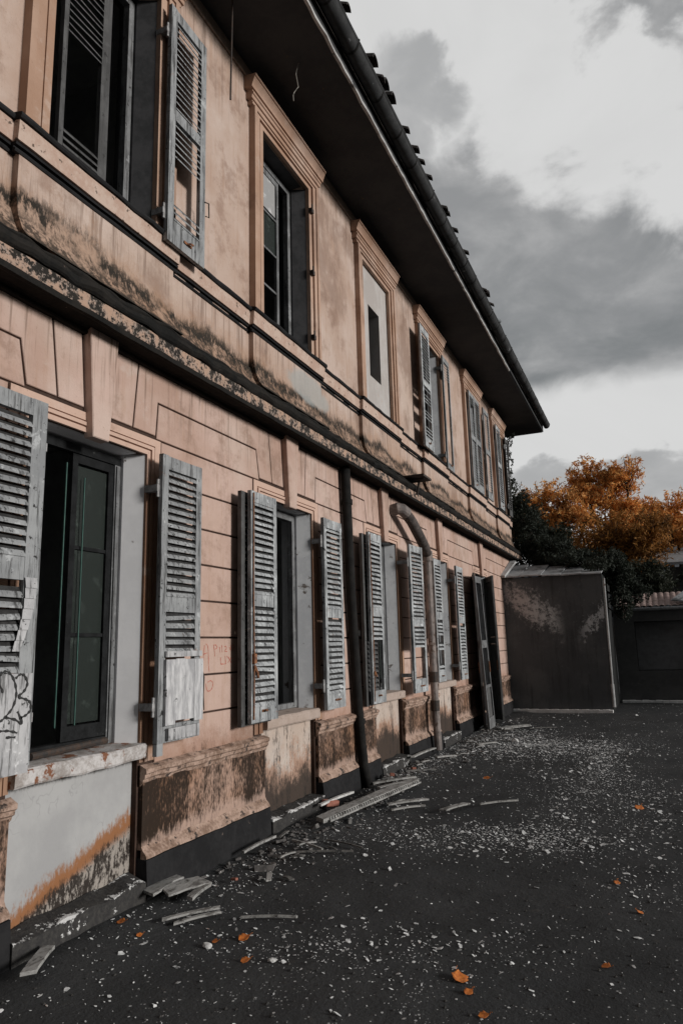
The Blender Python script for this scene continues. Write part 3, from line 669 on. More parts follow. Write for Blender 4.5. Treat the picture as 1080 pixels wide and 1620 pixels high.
# hoods and frames of the upper windows
class Bay: pass
def rect_frame(mb, c, h_in, h_out, z0, z_in, z_out, x0, x1):
    mb.box(x0, x1, c - h_out, c - h_in, z0, z_in); mb.box(x0, x1, c + h_in, c + h_out, z0, z_in); mb.box(x0, x1, c - h_out, c + h_out, z_in, z_out)
def casement(parent, c, z0, z1, x, right=True, left=True, mat='sash', glass='glass', bars=2, paneless=(), smat=None, off=0.0):
    f = MB(); q = HW - RS - 0.004
    rect_frame(f, c, q - 0.06, q, z0, z1 - 0.06, z1 - 0.001, x - 0.06, x); f.box(x - 0.06, x, c - q + .06, c + q - .06, z0, z0 + 0.05)
    if smat == 'sash_black':
        f = MB(); f.box(x - .06, x, c - q, c - q + .06, z0, z1 - .06); f.box(x - .06, x, c - q, c + q, z1 - .06, z1 - .001); f.box(x - 0.06, x, c - q + .06, c + q - .06, z0, z0 + 0.05)
        r2 = MB(); r2.box(x - .06, x, c + q - .06, c + q, z0, z1 - .061); r2.box(x, x + .012, c + q - .05, c + q - .03, z0, z1 - .07); r2.build('window_frame', M['sash'], parent)
    fo = f.build('window_frame', M[smat if smat == 'sash_black' else mat], parent)
    for sgn, on in ((-1, left), (1, right)):
        if not on: continue
        s_ = MB(); a, b_ = (c - q + .062, c + off - 0.003) if sgn < 0 else (c + off + 0.003, c + q - .062)
        zz0, zz1 = z0 + .055, z1 - .065; xs = x - 0.045
        s_.box(xs, xs + .035, a, a + .05, zz0, zz1); s_.box(xs, xs + .035, b_ - .05, b_, zz0, zz1)
        s_.box(xs, xs + .035, a + .05, b_ - .05, zz0, zz0 + .09); s_.box(xs, xs + .035, a + .05, b_ - .05, zz1 - .06, zz1)
        hs = [zz0 + .09 + (zz1 - zz0 - .15) * (k + 1) / (bars + 1) for k in range(bars)]
        for h in hs: s_.box(xs + .004, xs + .031, a + .05, b_ - .05, h - .012, h + .012)
        s_.build('sash', M[smat or mat], parent)
        if glass:
            gl = MB(); zs = [zz0 + .09] + hs + [zz1 - .06]
            for k in range(len(zs) - 1):
                if (sgn, k) in paneless: continue
                gl.box(xs + .012, xs + .016, a + .051, b_ - .051, zs[k] + .013, zs[k + 1] - .013)
            if gl.f: gl.build('pane', M[glass], parent)
    return fo
RX, RS = -0.15, 0.075
def jamb(parent, c, z0, z1, mat, depth=0.30):
    j = MB(); X = -0.017 if z1 < 4 else -0.001
    for sg in (1, -1):
        a, b_ = c + sg * HW, c + sg * (HW - RS)
        j.v += [(X, a, z0), (RX, b_, z0), (RX - .18, b_, z0), (RX - .18, a, z0), (X, a, z1), (RX, b_, z1), (RX - .18, b_, z1), (RX - .18, a, z1)]
        k = len(j.v) - 8; j.f += [tuple(k + q for q in f) for f in ((0, 1, 5, 4), (1, 2, 6, 5), (0, 3, 2, 1), (4, 5, 6, 7), (2, 3, 7, 6))]
    j.box(-0.33, X - .02, c - HW + RS + .001, c + HW - RS - .001, z1 - 0.006, z1 + 0.001)
    return j.build('reveal', M[mat], parent)

def window_part(name='window'):
    o = bpy.data.objects.new(name, None); C.objects.link(o); o.parent = house; o.matrix_parent_inverse = Matrix.Translation(-house_loc); return o

def upper_bay(c, k):
    a = MB()
    rect_frame(a, c, HW, 0.60, ZS, ZT, ZT + 0.05, -0.01, 0.045)
    rect_frame(a, c, 0.60, 0.63, ZS, ZT + 0.05, ZT + 0.07, -0.01, 0.034)
    rect_frame(a, c, 0.63, 0.70, ZS, ZT + 0.07, ZT + 0.10, -0.01, 0.058)
    rect_frame(a, c, 0.70, 0.75, ZS, ZT + 0.10, ZT + 0.13, -0.01, 0.072)
    win = hb(a, 'window_surround', 'stucco_trim')
    h = MB()
    h.prof([(-0.005, 7.092), (0.062, 7.092), (0.066, 7.115), (0.056, 7.12), (0.056, 7.135), (-0.005, 7.14)], c - 0.78, c + 0.78, 1)
    h.prof([(-0.005, 7.141), (0.070, 7.141), (0.076, 7.175), (0.088, 7.18), (0.09, 7.20), (0.078, 7.205), (0.078, 7.225), (-0.005, 7.23)], c - 0.81, c + 0.81, 1)
    h.prof([(-0.005, 7.231), (0.095, 7.231), (0.10, 7.26), (0.122, 7.315), (0.128, 7.335), (0.14, 7.337), (0.142, 7.362), (-0.005, 7.382)], c - 0.85, c + 0.85, 1)
    h.build('window_hood', M['stucco_trim'], win)
    if k == 3:
        # walled up: grey render with one narrow slot
        b_ = MB(); y0, y1, z0, z1 = c - 0.24, c + 0.20, 5.34, 6.42
        b_.box(-0.20, -0.012, c - HW, y0, ZS, ZT); b_.box(-0.20, -0.012, y1, c + HW, ZS, ZT)
        b_.box(-0.20, -0.012, y0, y1, ZS, z0); b_.box(-0.20, -0.012, y0, y1, z1, ZT)
        b_.build('blocked_panel', M['blocked'], win)
        p_ = MB(); p_.tube([(-0.16, c + 0.03, 5.34), (-0.16, c + 0.03, 6.2), (-0.25, c + 0.03, 6.35)], 0.03, 8); p_.build('pipe', M['pipe_black'], win)
        return win
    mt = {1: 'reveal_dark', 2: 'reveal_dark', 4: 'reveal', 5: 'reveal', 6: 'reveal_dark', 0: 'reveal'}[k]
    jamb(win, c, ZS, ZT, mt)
    casement(win, c, ZS + .04, ZT - .03, RX - .02, right=(k in (5, 6)), left=(k in (2, 5, 6)), mat='sash' if k in (1, 2) else 'sash_dark', glass='glass', bars=3 if k == 2 else 2, paneless=((-1, 3), (-1, 0), (-1, 1)), smat='sash' if k == 2 else 'sash_dark', off=0.2 if k == 2 else 0.0)
    if k == 2:
        q = MB(); q.box(-0.192, -0.188, c - 0.36, c + 0.13, 6.40, 6.80); q.build('sky_lit_pane', M['glass_pale'], win)  # light grey stands in for the sky reflected in this pane
    # broken timber sill
    s_ = MB(); s_.prof([(-0.25, ZS - 0.005), (0.03, ZS - 0.005), (0.035, ZS + 0.022), (-0.25, ZS + 0.035)], c - HW + 0.01, c + HW - 0.01, 16, 0.010); s_.build('sill', M['sash_dark'], win)
    return win
M['blocked'] = simple('smooth_grey_render', (0.45, 0.43, 0.415), (0.38, 0.35, 0.33), 1.6, 0.85, 0.3, 0.006, (1, 1, .6), spots=(3.5, 0.66, (0.46, 0.31, 0.24)))
for k, c in enumerate(UY): upper_bay(c, k)

def lower_bay(c, k):
    a = MB(); zb = 0.86
    for (h0, h1, x1) in ((HW, 0.575, 0.004), (0.575, 0.588, -0.008), (0.588, 0.615, 0.010), (0.615, 0.628, -0.008), (0.628, 0.692, 0.004)):
        z_in = 3.03 + (h0 - HW) * 0.9; z_o = 3.03 + (h1 - HW) * 0.9
        rect_frame(a, c, h0, h1, zb, z_in, min(z_o, 3.163), -0.0161, x1)
    win = hb(a, 'window_surround', 'frame_trim')
    ks = MB(); z0, z1 = 2.995, 3.74
    P0 = [(c - .075, z0), (c + .075, z0), (c + .138, z1), (c - .138, z1)]
    ks.slab(P0, -0.0161, 0.062, 0.006); ks.build('keystone', M['stucco_low'], win)
    jamb(win, c, 0.98 if k < 5 else 0.1, 3.03, {1: 'reveal_clean', 2: 'reveal', 3: 'reveal', 4: 'reveal'}.get(k, 'reveal'))
    if k == 5: return win
    pn = MB(); pn.box(-0.30, -0.058, c - HW, c + HW, 0.0, 0.885); pn.build('under_sill_panel', M['panel_grey' if k == 1 else 'panel_pink'], win)
    s_ = MB(); s_.prof([(-0.30, 0.887), (0.045, 0.887), (0.052, 0.90), (0.054, 0.972), (0.04, 0.985), (-0.30, 1.0)], c - HW - 0.005 + (.0), c + HW + 0.012, 30, 0.011 if k == 1 else 0.006)
    s_.build('sill', M['sill' if k == 1 else 'sill_plain'], win)
    casement(win, c, 1.0, 3.00, RX - .02, left=(k in (3,)), right=(k in (1, 3)), mat='sash', glass='glass', bars=2, paneless=(), smat='sash_dark' if k != 1 else 'sash_black')
    if k == 1:
        e = MB(); e.box(-0.172, -0.164, c + 0.10, c + 0.107, 1.15, 2.78); e.box(-0.170, -0.160, c - 0.07, c - 0.063, 1.15, 2.85); e.build('glass_edge', M['glass_edge'], win)
        b_ = MB(); b_.tube([(-0.02, c - .38, 1.03), (-0.08, c + .30, 1.035)], .022, 8); b_.build('sill_bar', M['iron'], win)
    return win
LW = {}
for k, c in enumerate(CY): LW[k] = lower_bay(c, k)

# ------------------------------------------------------------------ shutters
def leaf_mesh(w, z0, z1, rng, stile=0.06, stile_r=None, top=0.10, mid=(0.40, 0.12), bot=0.17, gaps=(), pitch=0.056, slat_mid=True, thick=0.036, jag=True, slope=1, shade_from=0.42):
    """leaf in local coords: y 0..w, z0..z1, x 0..thick (front)"""
    f = MB(); f.mi = set(); sr = stile_r or stile
    f.box(0, thick, 0, stile, z0, z1 + rng.uniform(0, .004)); f.box(0, thick, w - sr, w, z0 + rng.uniform(-.004, .004), z1)
    f.box(0.002, thick - .002, stile, w - sr, z1 - top, z1 - 0.001)
    f.box(0.002, thick - .002, stile, w - sr, z0 + 0.001, z0 + bot)
    rails = []
    if mid:
        zm = z0 + (z1 - z0) * mid[0]; f.box(0.003, thick - .003, stile, w - sr, zm, zm + mid[1]); rails.append((zm, zm + mid[1]))
    z = z0 + bot + 0.004
    while z < z1 - top - 0.005:
        if not any(r0 - 0.03 < z < r1 - 0.012 for r0, r1 in rails) and not any(g0 < z < g1 for g0, g1 in gaps):
            dz = rng.uniform(-.003, .003); tl = rng.uniform(-.004, .004)
            # slat sloping down to the outside
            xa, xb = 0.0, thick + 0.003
            h = 0.046; fr_ = shade_from + rng.uniform(-.06, .06)
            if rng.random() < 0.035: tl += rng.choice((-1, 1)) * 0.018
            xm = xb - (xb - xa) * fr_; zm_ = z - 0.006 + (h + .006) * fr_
            for (x1_, z1_, x2_, z2_, mi) in ((xb, z - .006, xm, zm_, 0), (xm, zm_, xa, z + h, 1)):  # front half in paint, back half in the painted gap shade
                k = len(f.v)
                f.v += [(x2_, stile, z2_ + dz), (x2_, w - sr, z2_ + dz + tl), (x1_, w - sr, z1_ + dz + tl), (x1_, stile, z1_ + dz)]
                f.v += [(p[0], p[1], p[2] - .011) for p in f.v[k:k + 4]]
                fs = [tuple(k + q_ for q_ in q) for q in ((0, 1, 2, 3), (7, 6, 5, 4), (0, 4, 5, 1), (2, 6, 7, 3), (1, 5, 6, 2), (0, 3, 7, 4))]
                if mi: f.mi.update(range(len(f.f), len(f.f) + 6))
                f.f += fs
        z += pitch
    return f
def shutter(hy, side, x, w, z0, z1, seed, ang=0.0, mat='shutter', hinges=True, latch=True, thick=0.036, **kw):
    """side +1: leaf runs towards +y from the hinge, -1 towards -y; ang tilts it off the wall"""
    rng = random.Random(seed)
    lm = leaf_mesh(w, z0, z1, rng, thick=thick, **kw)
    T = Matrix.Translation((x, hy, 0)) @ Matrix.Rotation(-side * ang, 4, 'Z')
    def tr(mb):
        mb.v = [tuple(T @ Vector((p[0], p[1] * side, p[2]))) for p in mb.v]
        return mb
    o = hb(tr(lm), 'shutter', mat)
    o.data.materials.append(M['louvre_gap_shade'])
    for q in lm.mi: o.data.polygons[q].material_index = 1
    if hinges:
        for zz in (z0 + 0.22, z1 - 0.28):
            h = MB(); h.box(-x + 0.0, 0.012, -0.03, 0.012, zz, zz + 0.05); h.box(-0.008, 0.004, -0.012, 0.035, zz - .02, zz + 0.07); h.tube([(0.004, -0.012, zz - 0.04), (0.004, -0.012, zz + 0.09)], 0.012, 6)
            tr(h).build('hinge', M['hinge'], o)
    if latch:
        l = MB(); l.box(thick, thick + .008, w * .42, w * .62, z0 + 0.08, z0 + 0.10); l.tube([(thick + .006, w * .5, z0 + .085), (thick + .03, w * .52, z0 + .09), (thick + .03, w * .60, z0 + .095)], 0.008, 6)
        tr(l).build('latch', M['rust'], o)
    o['_'] = 0; del o['_']
    return o, T, side
def sub(mb, o, T, side, name, mat):
    mb.v = [tuple(T @ Vector((p[0], p[1] * side, p[2]))) for p in mb.v]; return mb.build(name, M[mat], o)
def board(mb, y0, y1, z0, z1, x0, x1, rng, jag=0.03, n=8):
    """board with a split, ragged lower edge"""
    for i in range(n):
        a = y0 + (y1 - y0) * i / n; b_ = y0 + (y1 - y0) * (i + 1) / n
        mb.box(x0, x1 + rng.uniform(0, .004), a, b_ - .0008, z0 + rng.uniform(-jag, jag), z1 + rng.uniform(-jag, jag) * .3)

rng = random.Random(5)
# ground floor
o, T, sd_ = shutter(2.965, -1, 0.125, 0.56, 1.02, 3.05, 1, stile=0.105, mid=(0.485, 0.13), bot=0.10, pitch=0.057, gaps=((0.9, 1.50),), latch=False)
b_ = MB(); board(b_, 0.03, 0.55, 0.98, 1.50, 0.040, 0.056, rng, 0.02, 5); sub(b_, o, T, sd_, 'patch_board', 'board')
b_ = MB(); b_.prof([(0.044, 0), (0.056, 0), (0.056, .01)], 0, .001)
b_ = MB()
for i in range(7):
    t0 = i / 7; t1 = (i + 1) / 7; y0 = 0.02 + 0.10 * t0 ** 2; y1 = 0.02 + 0.10 * t1 ** 2
    b_.face([(0.044, y0 + 0.0, 2.02 - .40 * t0), (0.046, y0 + .085 * (1 - t0 * .4), 2.02 - .40 * t0), (0.052, y1 + .085 * (1 - t1 * .4), 2.02 - .40 * t1), (0.05, y1, 2.02 - .40 * t1)])
sub(b_, o, T, sd_, 'loose_slat', 'board')
gf = MB()
GP = [[(2.74, 1.5), (2.77, 1.52), (2.81, 1.5), (2.84, 1.45), (2.85, 1.39), (2.83, 1.33), (2.79, 1.29), (2.76, 1.27), (2.70, 1.25)], [(2.84, 1.48), (2.87, 1.5), (2.9, 1.49), (2.92, 1.45), (2.9, 1.41), (2.865, 1.385), (2.91, 1.37), (2.945, 1.35), (2.95, 1.31), (2.92, 1.285), (2.885, 1.275)],
      [(2.79, 1.285), (2.85, 1.27), (2.90, 1.245), (2.865, 1.31)], [(2.68, 1.46), (2.74, 1.45), (2.765, 1.41)], [(2.66, 1.21), (2.76, 1.22), (2.82, 1.215), (2.87, 1.20)], [(2.80, 1.185), (2.86, 1.18)], [(2.66, 1.48), (2.60, 1.50), (2.55, 1.44), (2.58, 1.36), (2.66, 1.33)]]
for s_ in GP: gf.ribbon([(p[0] - 0.02, p[1]) for p in s_], 0.0135, 0.125 + 0.0635)
gf.build('graffiti', M['paint_black'], o)
o, T, sd_ = shutter(4.075, 1, 0.10, 0.49, 0.98, 3.02, 2, stile=0.07, mid=(0.44, 0.13), bot=0.12, gaps=((0.9, 1.56),), latch=False)
b_ = MB(); board(b_, 0.055, 0.50, 1.11, 1.545, 0.040, 0.058, rng, 0.014, 4); sub(b_, o, T, sd_, 'patch_board', 'patch')
b_ = MB(); b_.box(.040, .056, .06, .49, 1.56, 1.60); sub(b_, o, T, sd_, 'cross_batten', 'board'); b_ = MB(); b_.box(0.04, 0.06, 0.09, 0.46, 0.995, 1.075); sub(b_, o, T, sd_, 'cross_batten', 'board')
b_ = MB(); b_.box(0.0, 0.035, 0.0, 0.065, 0.90, 0.985); sub(b_, o, T, sd_, 'stile_foot', 'shutter')
b_ = MB(); b_.tube([(0.03, .49, 1.52), (0.05, .52, 1.40), (.05, .515, 1.27), (.05, .53, 1.16)], 0.012, 6, 0.004); sub(b_, o, T, sd_, 'torn_strip', 'iron')
# second window
o, T, sd_ = shutter(5.735, -1, 0.125, 0.46, 0.99, 2.98, 3, mat='shutter_pale', mid=(0.49, 0.12), bot=0.14)
b_ = MB(); b_.tube([(0.046, .435, 1.02), (0.048, .43, 1.5), (0.046, .437, 2.1), (0.048, .432, 2.96)], 0.007, 6); b_.tube([(0.05, .43, 1.46), (0.06, .40, 1.40), (.055, .38, 1.36)], 0.013, 6); b_.box(.04, .062, .41, .45, 1.48, 1.56)
sub(b_, o, T, sd_, 'bolt_rod', 'rust')
o, T, sd_ = shutter(5.71, -1, 0.065, 0.50, 0.97, 2.97, 4, mat='shutter_dark', latch=False)
shutter(6.835, 1, 0.10, 0.48, 0.96, 2.98, 5, mat='shutter_pale', mid=(0.47, 0.11), bot=0.16)
# third
o, T, sd_ = shutter(8.49, -1, 0.14, 0.44, 0.92, 2.99, 6, mat='shutter_pale', mid=(0.50, 0.11), bot=0.15, gaps=((0.9, 1.66),))
b_ = MB(); b_.tube([(0.046, .415, 0.95), (0.048, .41, 1.5), (0.046, .417, 2.96)], 0.006, 6); b_.tube([(0.05, .41, 1.3), (0.06, .38, 1.24)], 0.013, 6); sub(b_, o, T, sd_, 'bolt_rod', 'rust')
o, T, sd_ = shutter(8.47, -1, 0.075, 0.48, 0.90, 2.97, 7, mat='shutter_dark', latch=False)
shutter(9.60, 1, 0.16, 0.50, 0.94, 3.02, 8, mat='shutter_pale', mid=(0.44, 0.13), bot=0.19, gaps=((0.9, 1.56),), ang=R(4))
# fourth
shutter(11.29, -1, 0.14, 0.42, 1.02, 2.95, 9, mat='shutter_pale', mid=(0.50, 0.12), gaps=((1.3, 1.48), (1.62, 1.72), (2.0, 2.1)))
shutter(12.36, 1, 0.12, 0.46, 0.98, 2.97, 10, mat='shutter_pale', mid=(0.49, 0.12), bot=0.16)
# upper floor
shutter(3.06, 1, -0.02, 0.45, 4.88, 6.94, 11, mat='shutter_dark', stile=0.04, stile_r=0.085, mid=None, bot=0.05, hinges=False, latch=False, gaps=((5.05, 5.78),))
o, T, sd_ = shutter(4.065, 1, 0.10, 0.50, 4.745, 6.90, 12, mid=(0.515, 0.10), bot=0.22, gaps=((5.09, 5.50),), stile=0.075)
b_ = MB(); b_.tube([(0.04, .49, 5.36), (0.05, .535, 5.37), (0.05, .54, 5.24), (0.045, .50, 5.23)], 0.006, 6); sub(b_, o, T, sd_, 'hook', 'iron')
shutter(11.235, -1, 0.15, 0.50, 4.78, 6.92, 13, mat='shutter_pale', mid=(0.5, 0.11), gaps=((5.15, 5.25), (5.42, 5.55), (5.7, 5.78)))
shutter(12.345, 1, 0.09, 0.46, 4.77, 6.97, 14, mat='shutter', mid=None, bot=0.10, gaps=((4.9, 6.55),), stile=0.05)
shutter(14.49, 1, 0.075, 0.48, 4.84, 7.00, 15, mid=(0.5, 0.12), hinges=False, gaps=((6.55, 6.75),)); shutter(14.98, 1, 0.078, 0.48, 4.84, 7.00, 16, mid=(0.5, 0.12), hinges=False, latch=False)
shutter(15.80, 1, 0.10, 0.56, 4.84, 7.00, 17, mid=(0.5, 0.12), latch=False)
shutter(17.30, 1, 0.085, 0.50, 4.86, 7.02, 18, mat='shutter_pale', mid=(0.5, 0.12), hinges=False)
# dark open leaf at the right jamb of the last upper window
shutter(18.46, 1, 0.09, 0.42, 4.86, 6.98, 19, mat='shutter_dark', mid=(0.5, 0.12), latch=False)

# stray hinge pins on the upper jambs
for c, sgn in ((6.27, 1),):
    for zz in (5.05, 5.85, 6.65):
        h = MB(); h.box(0.045, 0.085, c + sgn * (HW + .02) - .03, c + sgn * (HW + .02) + .03, zz, zz + .05); h.tube([(0.088, c + sgn * (HW - .005), zz - .02), (0.088, c + sgn * (HW - .005), zz + .09)], .011, 6)
        hb(h, 'hinge_pin', 'iron')

# wall scrawl between the first two windows
sc = MB()
WG = [[(4.82, 1.64), (4.805, 1.52)], [(4.84, 1.65), (4.87, 1.62), (4.88, 1.48), (4.89, 1.43)], [(4.81, 1.57), (4.86, 1.58)], [(4.95, 1.64), (4.97, 1.55)], [(4.95, 1.64), (4.98, 1.64), (5.0, 1.62), (4.97, 1.605)], [(5.035, 1.625), (5.045, 1.58)], [(5.07, 1.64), (5.075, 1.58)], [(5.11, 1.625), (5.13, 1.63), (5.14, 1.61), (5.115, 1.59), (5.15, 1.585)], [(5.185, 1.62), (5.20, 1.60), (5.21, 1.64), (5.21, 1.59)], [(5.23, 1.63), (5.25, 1.64), (5.26, 1.62), (5.23, 1.60)], [(5.05, 1.54), (5.055, 1.485)], [(5.055, 1.485), (5.13, 1.485)], [(5.13, 1.485), (5.12, 1.55)], [(5.15, 1.55), (5.16, 1.53)], [(5.17, 1.54), (5.21, 1.49)], [(5.22, 1.54), (5.165, 1.495)], [(5.24, 1.53), (5.25, 1.53)], [(5.24, 1.50), (5.25, 1.495)], [(4.87, 1.35), (4.91, 1.36), (4.94, 1.34), (4.93, 1.30), (4.89, 1.28), (4.86, 1.29), (4.84, 1.34)], [(5.22, 1.37), (5.24, 1.32)]]
for s_ in WG: sc.ribbon(s_, 0.0075, 0.0016)
for base in (12.95, 7.42):
    sc.ribbon([(base, 1.75), (base, 1.6)], .01, .0016); sc.ribbon([(base + .06, 1.62), (base + .12, 1.64), (base + .13, 1.57), (base + .07, 1.56), (base + .06, 1.62)], .009, .0016); sc.ribbon([(base - .02, 1.45), (base + .04, 1.52), (base + .1, 1.44)], .009, .0016)
hb(sc, 'wall_graffiti', 'paint_red')

# pipes
dp = MB(); dp.tube([(0.075, 7.62, 3.72), (0.07, 7.70, 2.2), (0.07, 7.82, 0.9), (0.10, 7.86, 0.25), (0.16, 7.87, 0.0)], 0.056, 12)
po = hb(dp, 'drainpipe', 'pipe_black', None, True)
for zz in (3.3, 1.75, 0.75):
    yy = 7.62 + (3.72 - zz) * 0.075
    b_ = MB(); b_.tube([(0.073, yy, zz - .03), (0.073, yy + .004, zz + .03)], 0.066, 12); b_.build('pipe_collar', M['pipe_black'], po)
M['pipe_dark'] = simple('sooty_pipe', (0.05, 0.045, 0.042), (0.10, 0.085, 0.08), 6, 0.8, 0.6, 0.004, spots=(8, .60, (0.24, 0.19, 0.17)), spec=.1)
dp = MB(); dp.tube([(0.17, 9.56, 3.475), (0.19, 9.80, 3.37), (0.19, 10.12, 3.21), (0.18, 10.42, 3.07), (0.165, 10.56, 2.99)], 0.078, 14); po = hb(dp, 'drainpipe', 'pipe_dark', None, True)
b_ = MB(); b_.tube([(0.0, 9.44, 3.50), (0.10, 9.44, 3.52), (0.15, 9.48, 3.51), (0.18, 9.58, 3.465)], 0.086, 14); b_.build('pipe_elbow', M['pipe'], po)
b_ = MB(); b_.tube([(0.16, 10.60, 2.92), (0.155, 10.62, 1.9), (0.155, 10.64, 1.15), (0.16, 10.66, 0.45), (0.17, 10.66, 0.05)], 0.058, 12); b_.build('pipe_lower_length', M['pipe'], po)
b_ = MB(); b_.tube([(0.163, 10.58, 3.03), (0.16, 10.60, 2.88)], 0.084, 14); b_.build('pipe_collar', M['pipe'], po)
for zz in (1.12, .70):
    b_ = MB(); b_.tube([(0.157, 10.64, zz - .08), (0.157, 10.64, zz + .07)], 0.070, 12); b_.build('pipe_collar', M['iron'], po)
# lantern bracket on the cornice
b_ = MB(); b_.tube([(0.2, 9.75, 3.99), (0.42, 9.75, 4.0)], .018, 8); b_.box(.16, .46, 9.6, 10.0, 4.0, 4.03); b_.tube([(0.30, 9.9, 4.0), (0.24, 9.95, 3.80)], .018, 8); hb(b_, 'iron_bracket', 'iron')
# loose wires under the eave
b_ = MB(); b_.tube([(0.5, 5.68, 7.55), (0.5, 5.64, 7.45), (0.505, 5.60, 7.35), (0.50, 5.66, 7.25), (0.49, 5.58, 7.12), (.50, 5.54, 7.05), (.50, 5.55, 7.0)], 0.005, 6); hb(b_, 'loose_wire', 'cable')
b_ = MB(); b_.tube([(0.3, 4.73, 7.56), (0.3, 4.715, 7.0), (0.3, 4.70, 6.42)], 0.009, 6); hb(b_, 'hanging_rod', 'iron')

# door leaves hanging out of the last ground-floor opening
def door_leaf(name, T, wd, h, mat, label, solid=True):
    e = empty(name, tuple(T.translation)); tag(e, label, 'door')
    L = T.copy(); L.translation = Vector((0, 0, 0))
    def bx(*a): 
        b_ = MB(); b_.box(*a, T=L); return b_
    b_ = MB()
    for a in ((0, .04, 0, .09 if solid else .045, 0, h), (0, .04, wd - (.09 if solid else .045), wd, 0, h), (0.002, .038, .046, wd - .046, h - .12, h), (0.002, .038, .046, wd - .046, 0, .20), (0.002, .038, .046, wd - .046, h * .52, h * .52 + .14), (0.002, .038, .046, wd - .046, h * .26, h * .26 + .05)):
        b_.box(*a, T=L)
    b_.build('door_frame', M[mat], e)
    p_ = MB(); p_.box(0.014, 0.024, .092, wd - .092, .202, h * .26 - .002, T=L)
    if solid: p_.box(0.014, 0.024, .092, wd - .092, h * .26 + .052, h * .52 - .002, T=L); p_.box(0.014, 0.024, .092, wd - .092, h * .52 + .142, h - .122, T=L)
    p_.build('door_panel', M['shutter_dark'], e)
    hd = MB(); hd.box(0.042, 0.055, wd - .06, wd - .03, 1.0, 1.2, T=L); hd.build('handle', M['rust'], e)
    return e
door_leaf('door_leaf', Matrix.Translation((0.34, 13.30, 0.05)) @ Matrix.Rotation(R(1.2), 4, 'X') @ Matrix.Rotation(R(-2.0), 4, 'Y'), 0.50, 2.80, 'sash', 'tall grey glazed door leaf with empty panes hanging out beside the last shutter', False)
door_leaf('door_leaf', Matrix.Translation((0.03, 14.40, 0.05)) @ Matrix.Rotation(R(195), 4, 'Z') @ Matrix.Rotation(R(1.0), 4, 'Y'), 1.0, 2.88, 'shutter_dark', 'blackened door leaf folded behind the grey empty door leaf')
door_leaf('door_leaf', Matrix.Translation((0.02, 15.56, 0.05)) @ Matrix.Rotation(R(206), 4, 'Z') @ Matrix.Rotation(R(1.0), 4, 'Y'), 0.74, 2.94, 'shutter_dark', 'black door leaf standing edge-on nearest to the dark outbuilding')

# ------------------------------------------------------------------ foliage helper
def leaves(blobs, n, size, seed, stretch=1.0, gap=0.42, nscale=1.1, hang=0.0):
    mb = MB(); rg = random.Random(seed); tot = sum(b[3] * b[4] * b[5] for b in blobs)
    for (bx, by, bz, rx, ry, rz) in blobs:
        m_ = int(n * rx * ry * rz / tot) + 1; done = 0; tries = 0
        while done < m_ and tries < m_ * 8:
            tries += 1
            u = Vector((rg.gauss(0, 1), rg.gauss(0, 1), rg.gauss(0, 1))).normalized() * (rg.random() ** 0.40)
            p = Vector((bx + u.x * rx, by + u.y * ry, bz + u.z * rz))
            if noise.noise(p * nscale + Vector((seed, 0, 0))) + 0.45 * noise.noise(p * nscale * 3.1) < gap - 0.5 + 0.22 * u.length: continue
            s_ = size * rg.uniform(0.55, 1.4)
            a = Vector((rg.gauss(0, 1), rg.gauss(0, 1), rg.gauss(0, 1) - hang)).normalized(); b_ = a.cross(Vector((rg.gauss(0, 1), rg.gauss(0, 1), rg.gauss(0, 1)))).normalized()
            a *= s_ * stretch; b_ *= s_ * 0.45
            q = p + a.cross(b_).normalized() * s_ * .15
            k = len(mb.v); mb.v += [tuple(p - a), tuple(q + b_), tuple(p + a), tuple(q - b_)]; mb.f.append((k, k + 1, k + 2, k + 3)); done += 1
    return mb
def limbs(base, blobs, r0, seed, nt=9, twigs=None):
    mb = MB(); rg = random.Random(seed); base = Vector(base)
    zt = min(b[2] - b[5] * .6 for b in blobs); fork = base + Vector((0, 0, max((zt - base.z) * .7, .6)))
    mb.tube([base, base.lerp(fork, .5) + Vector((rg.uniform(-.1, .1), 0, 0)), fork], r0, 8, r0 * .75)
    for b_ in blobs:
        c = Vector(b_[:3]); foot = c - Vector((0, 0, b_[5] * .8))
        mid = fork.lerp(foot, .5) + Vector((rg.uniform(-.25, .25), rg.uniform(-.2, .2), -.1))
        mb.tube(smooth([fork, mid, foot, c + Vector((0, 0, b_[5] * .2))]), r0 * .5, 6, r0 * .14)
        for j in range(nt):
            u = Vector((rg.gauss(0, 1), rg.gauss(0, 1), rg.gauss(.25, .9))).normalized() * rg.uniform(.75, 1.12)
            e = c + Vector((u.x * b_[3], u.y * b_[4], u.z * b_[5]))
            st_ = foot.lerp(c, rg.random() * .9); md = st_.lerp(e, .5) + Vector((rg.uniform(-.1, .1), 0, rg.uniform(0, .12)))
            P = smooth([st_, md, e])
            if j % 2 == 0 or twigs is None: mb.tube(P[::3] + [P[-1]] if twigs is not None else P, r0 * .12, 4, r0 * .03)
            if twigs is not None: twigs.append(P)
    return mb
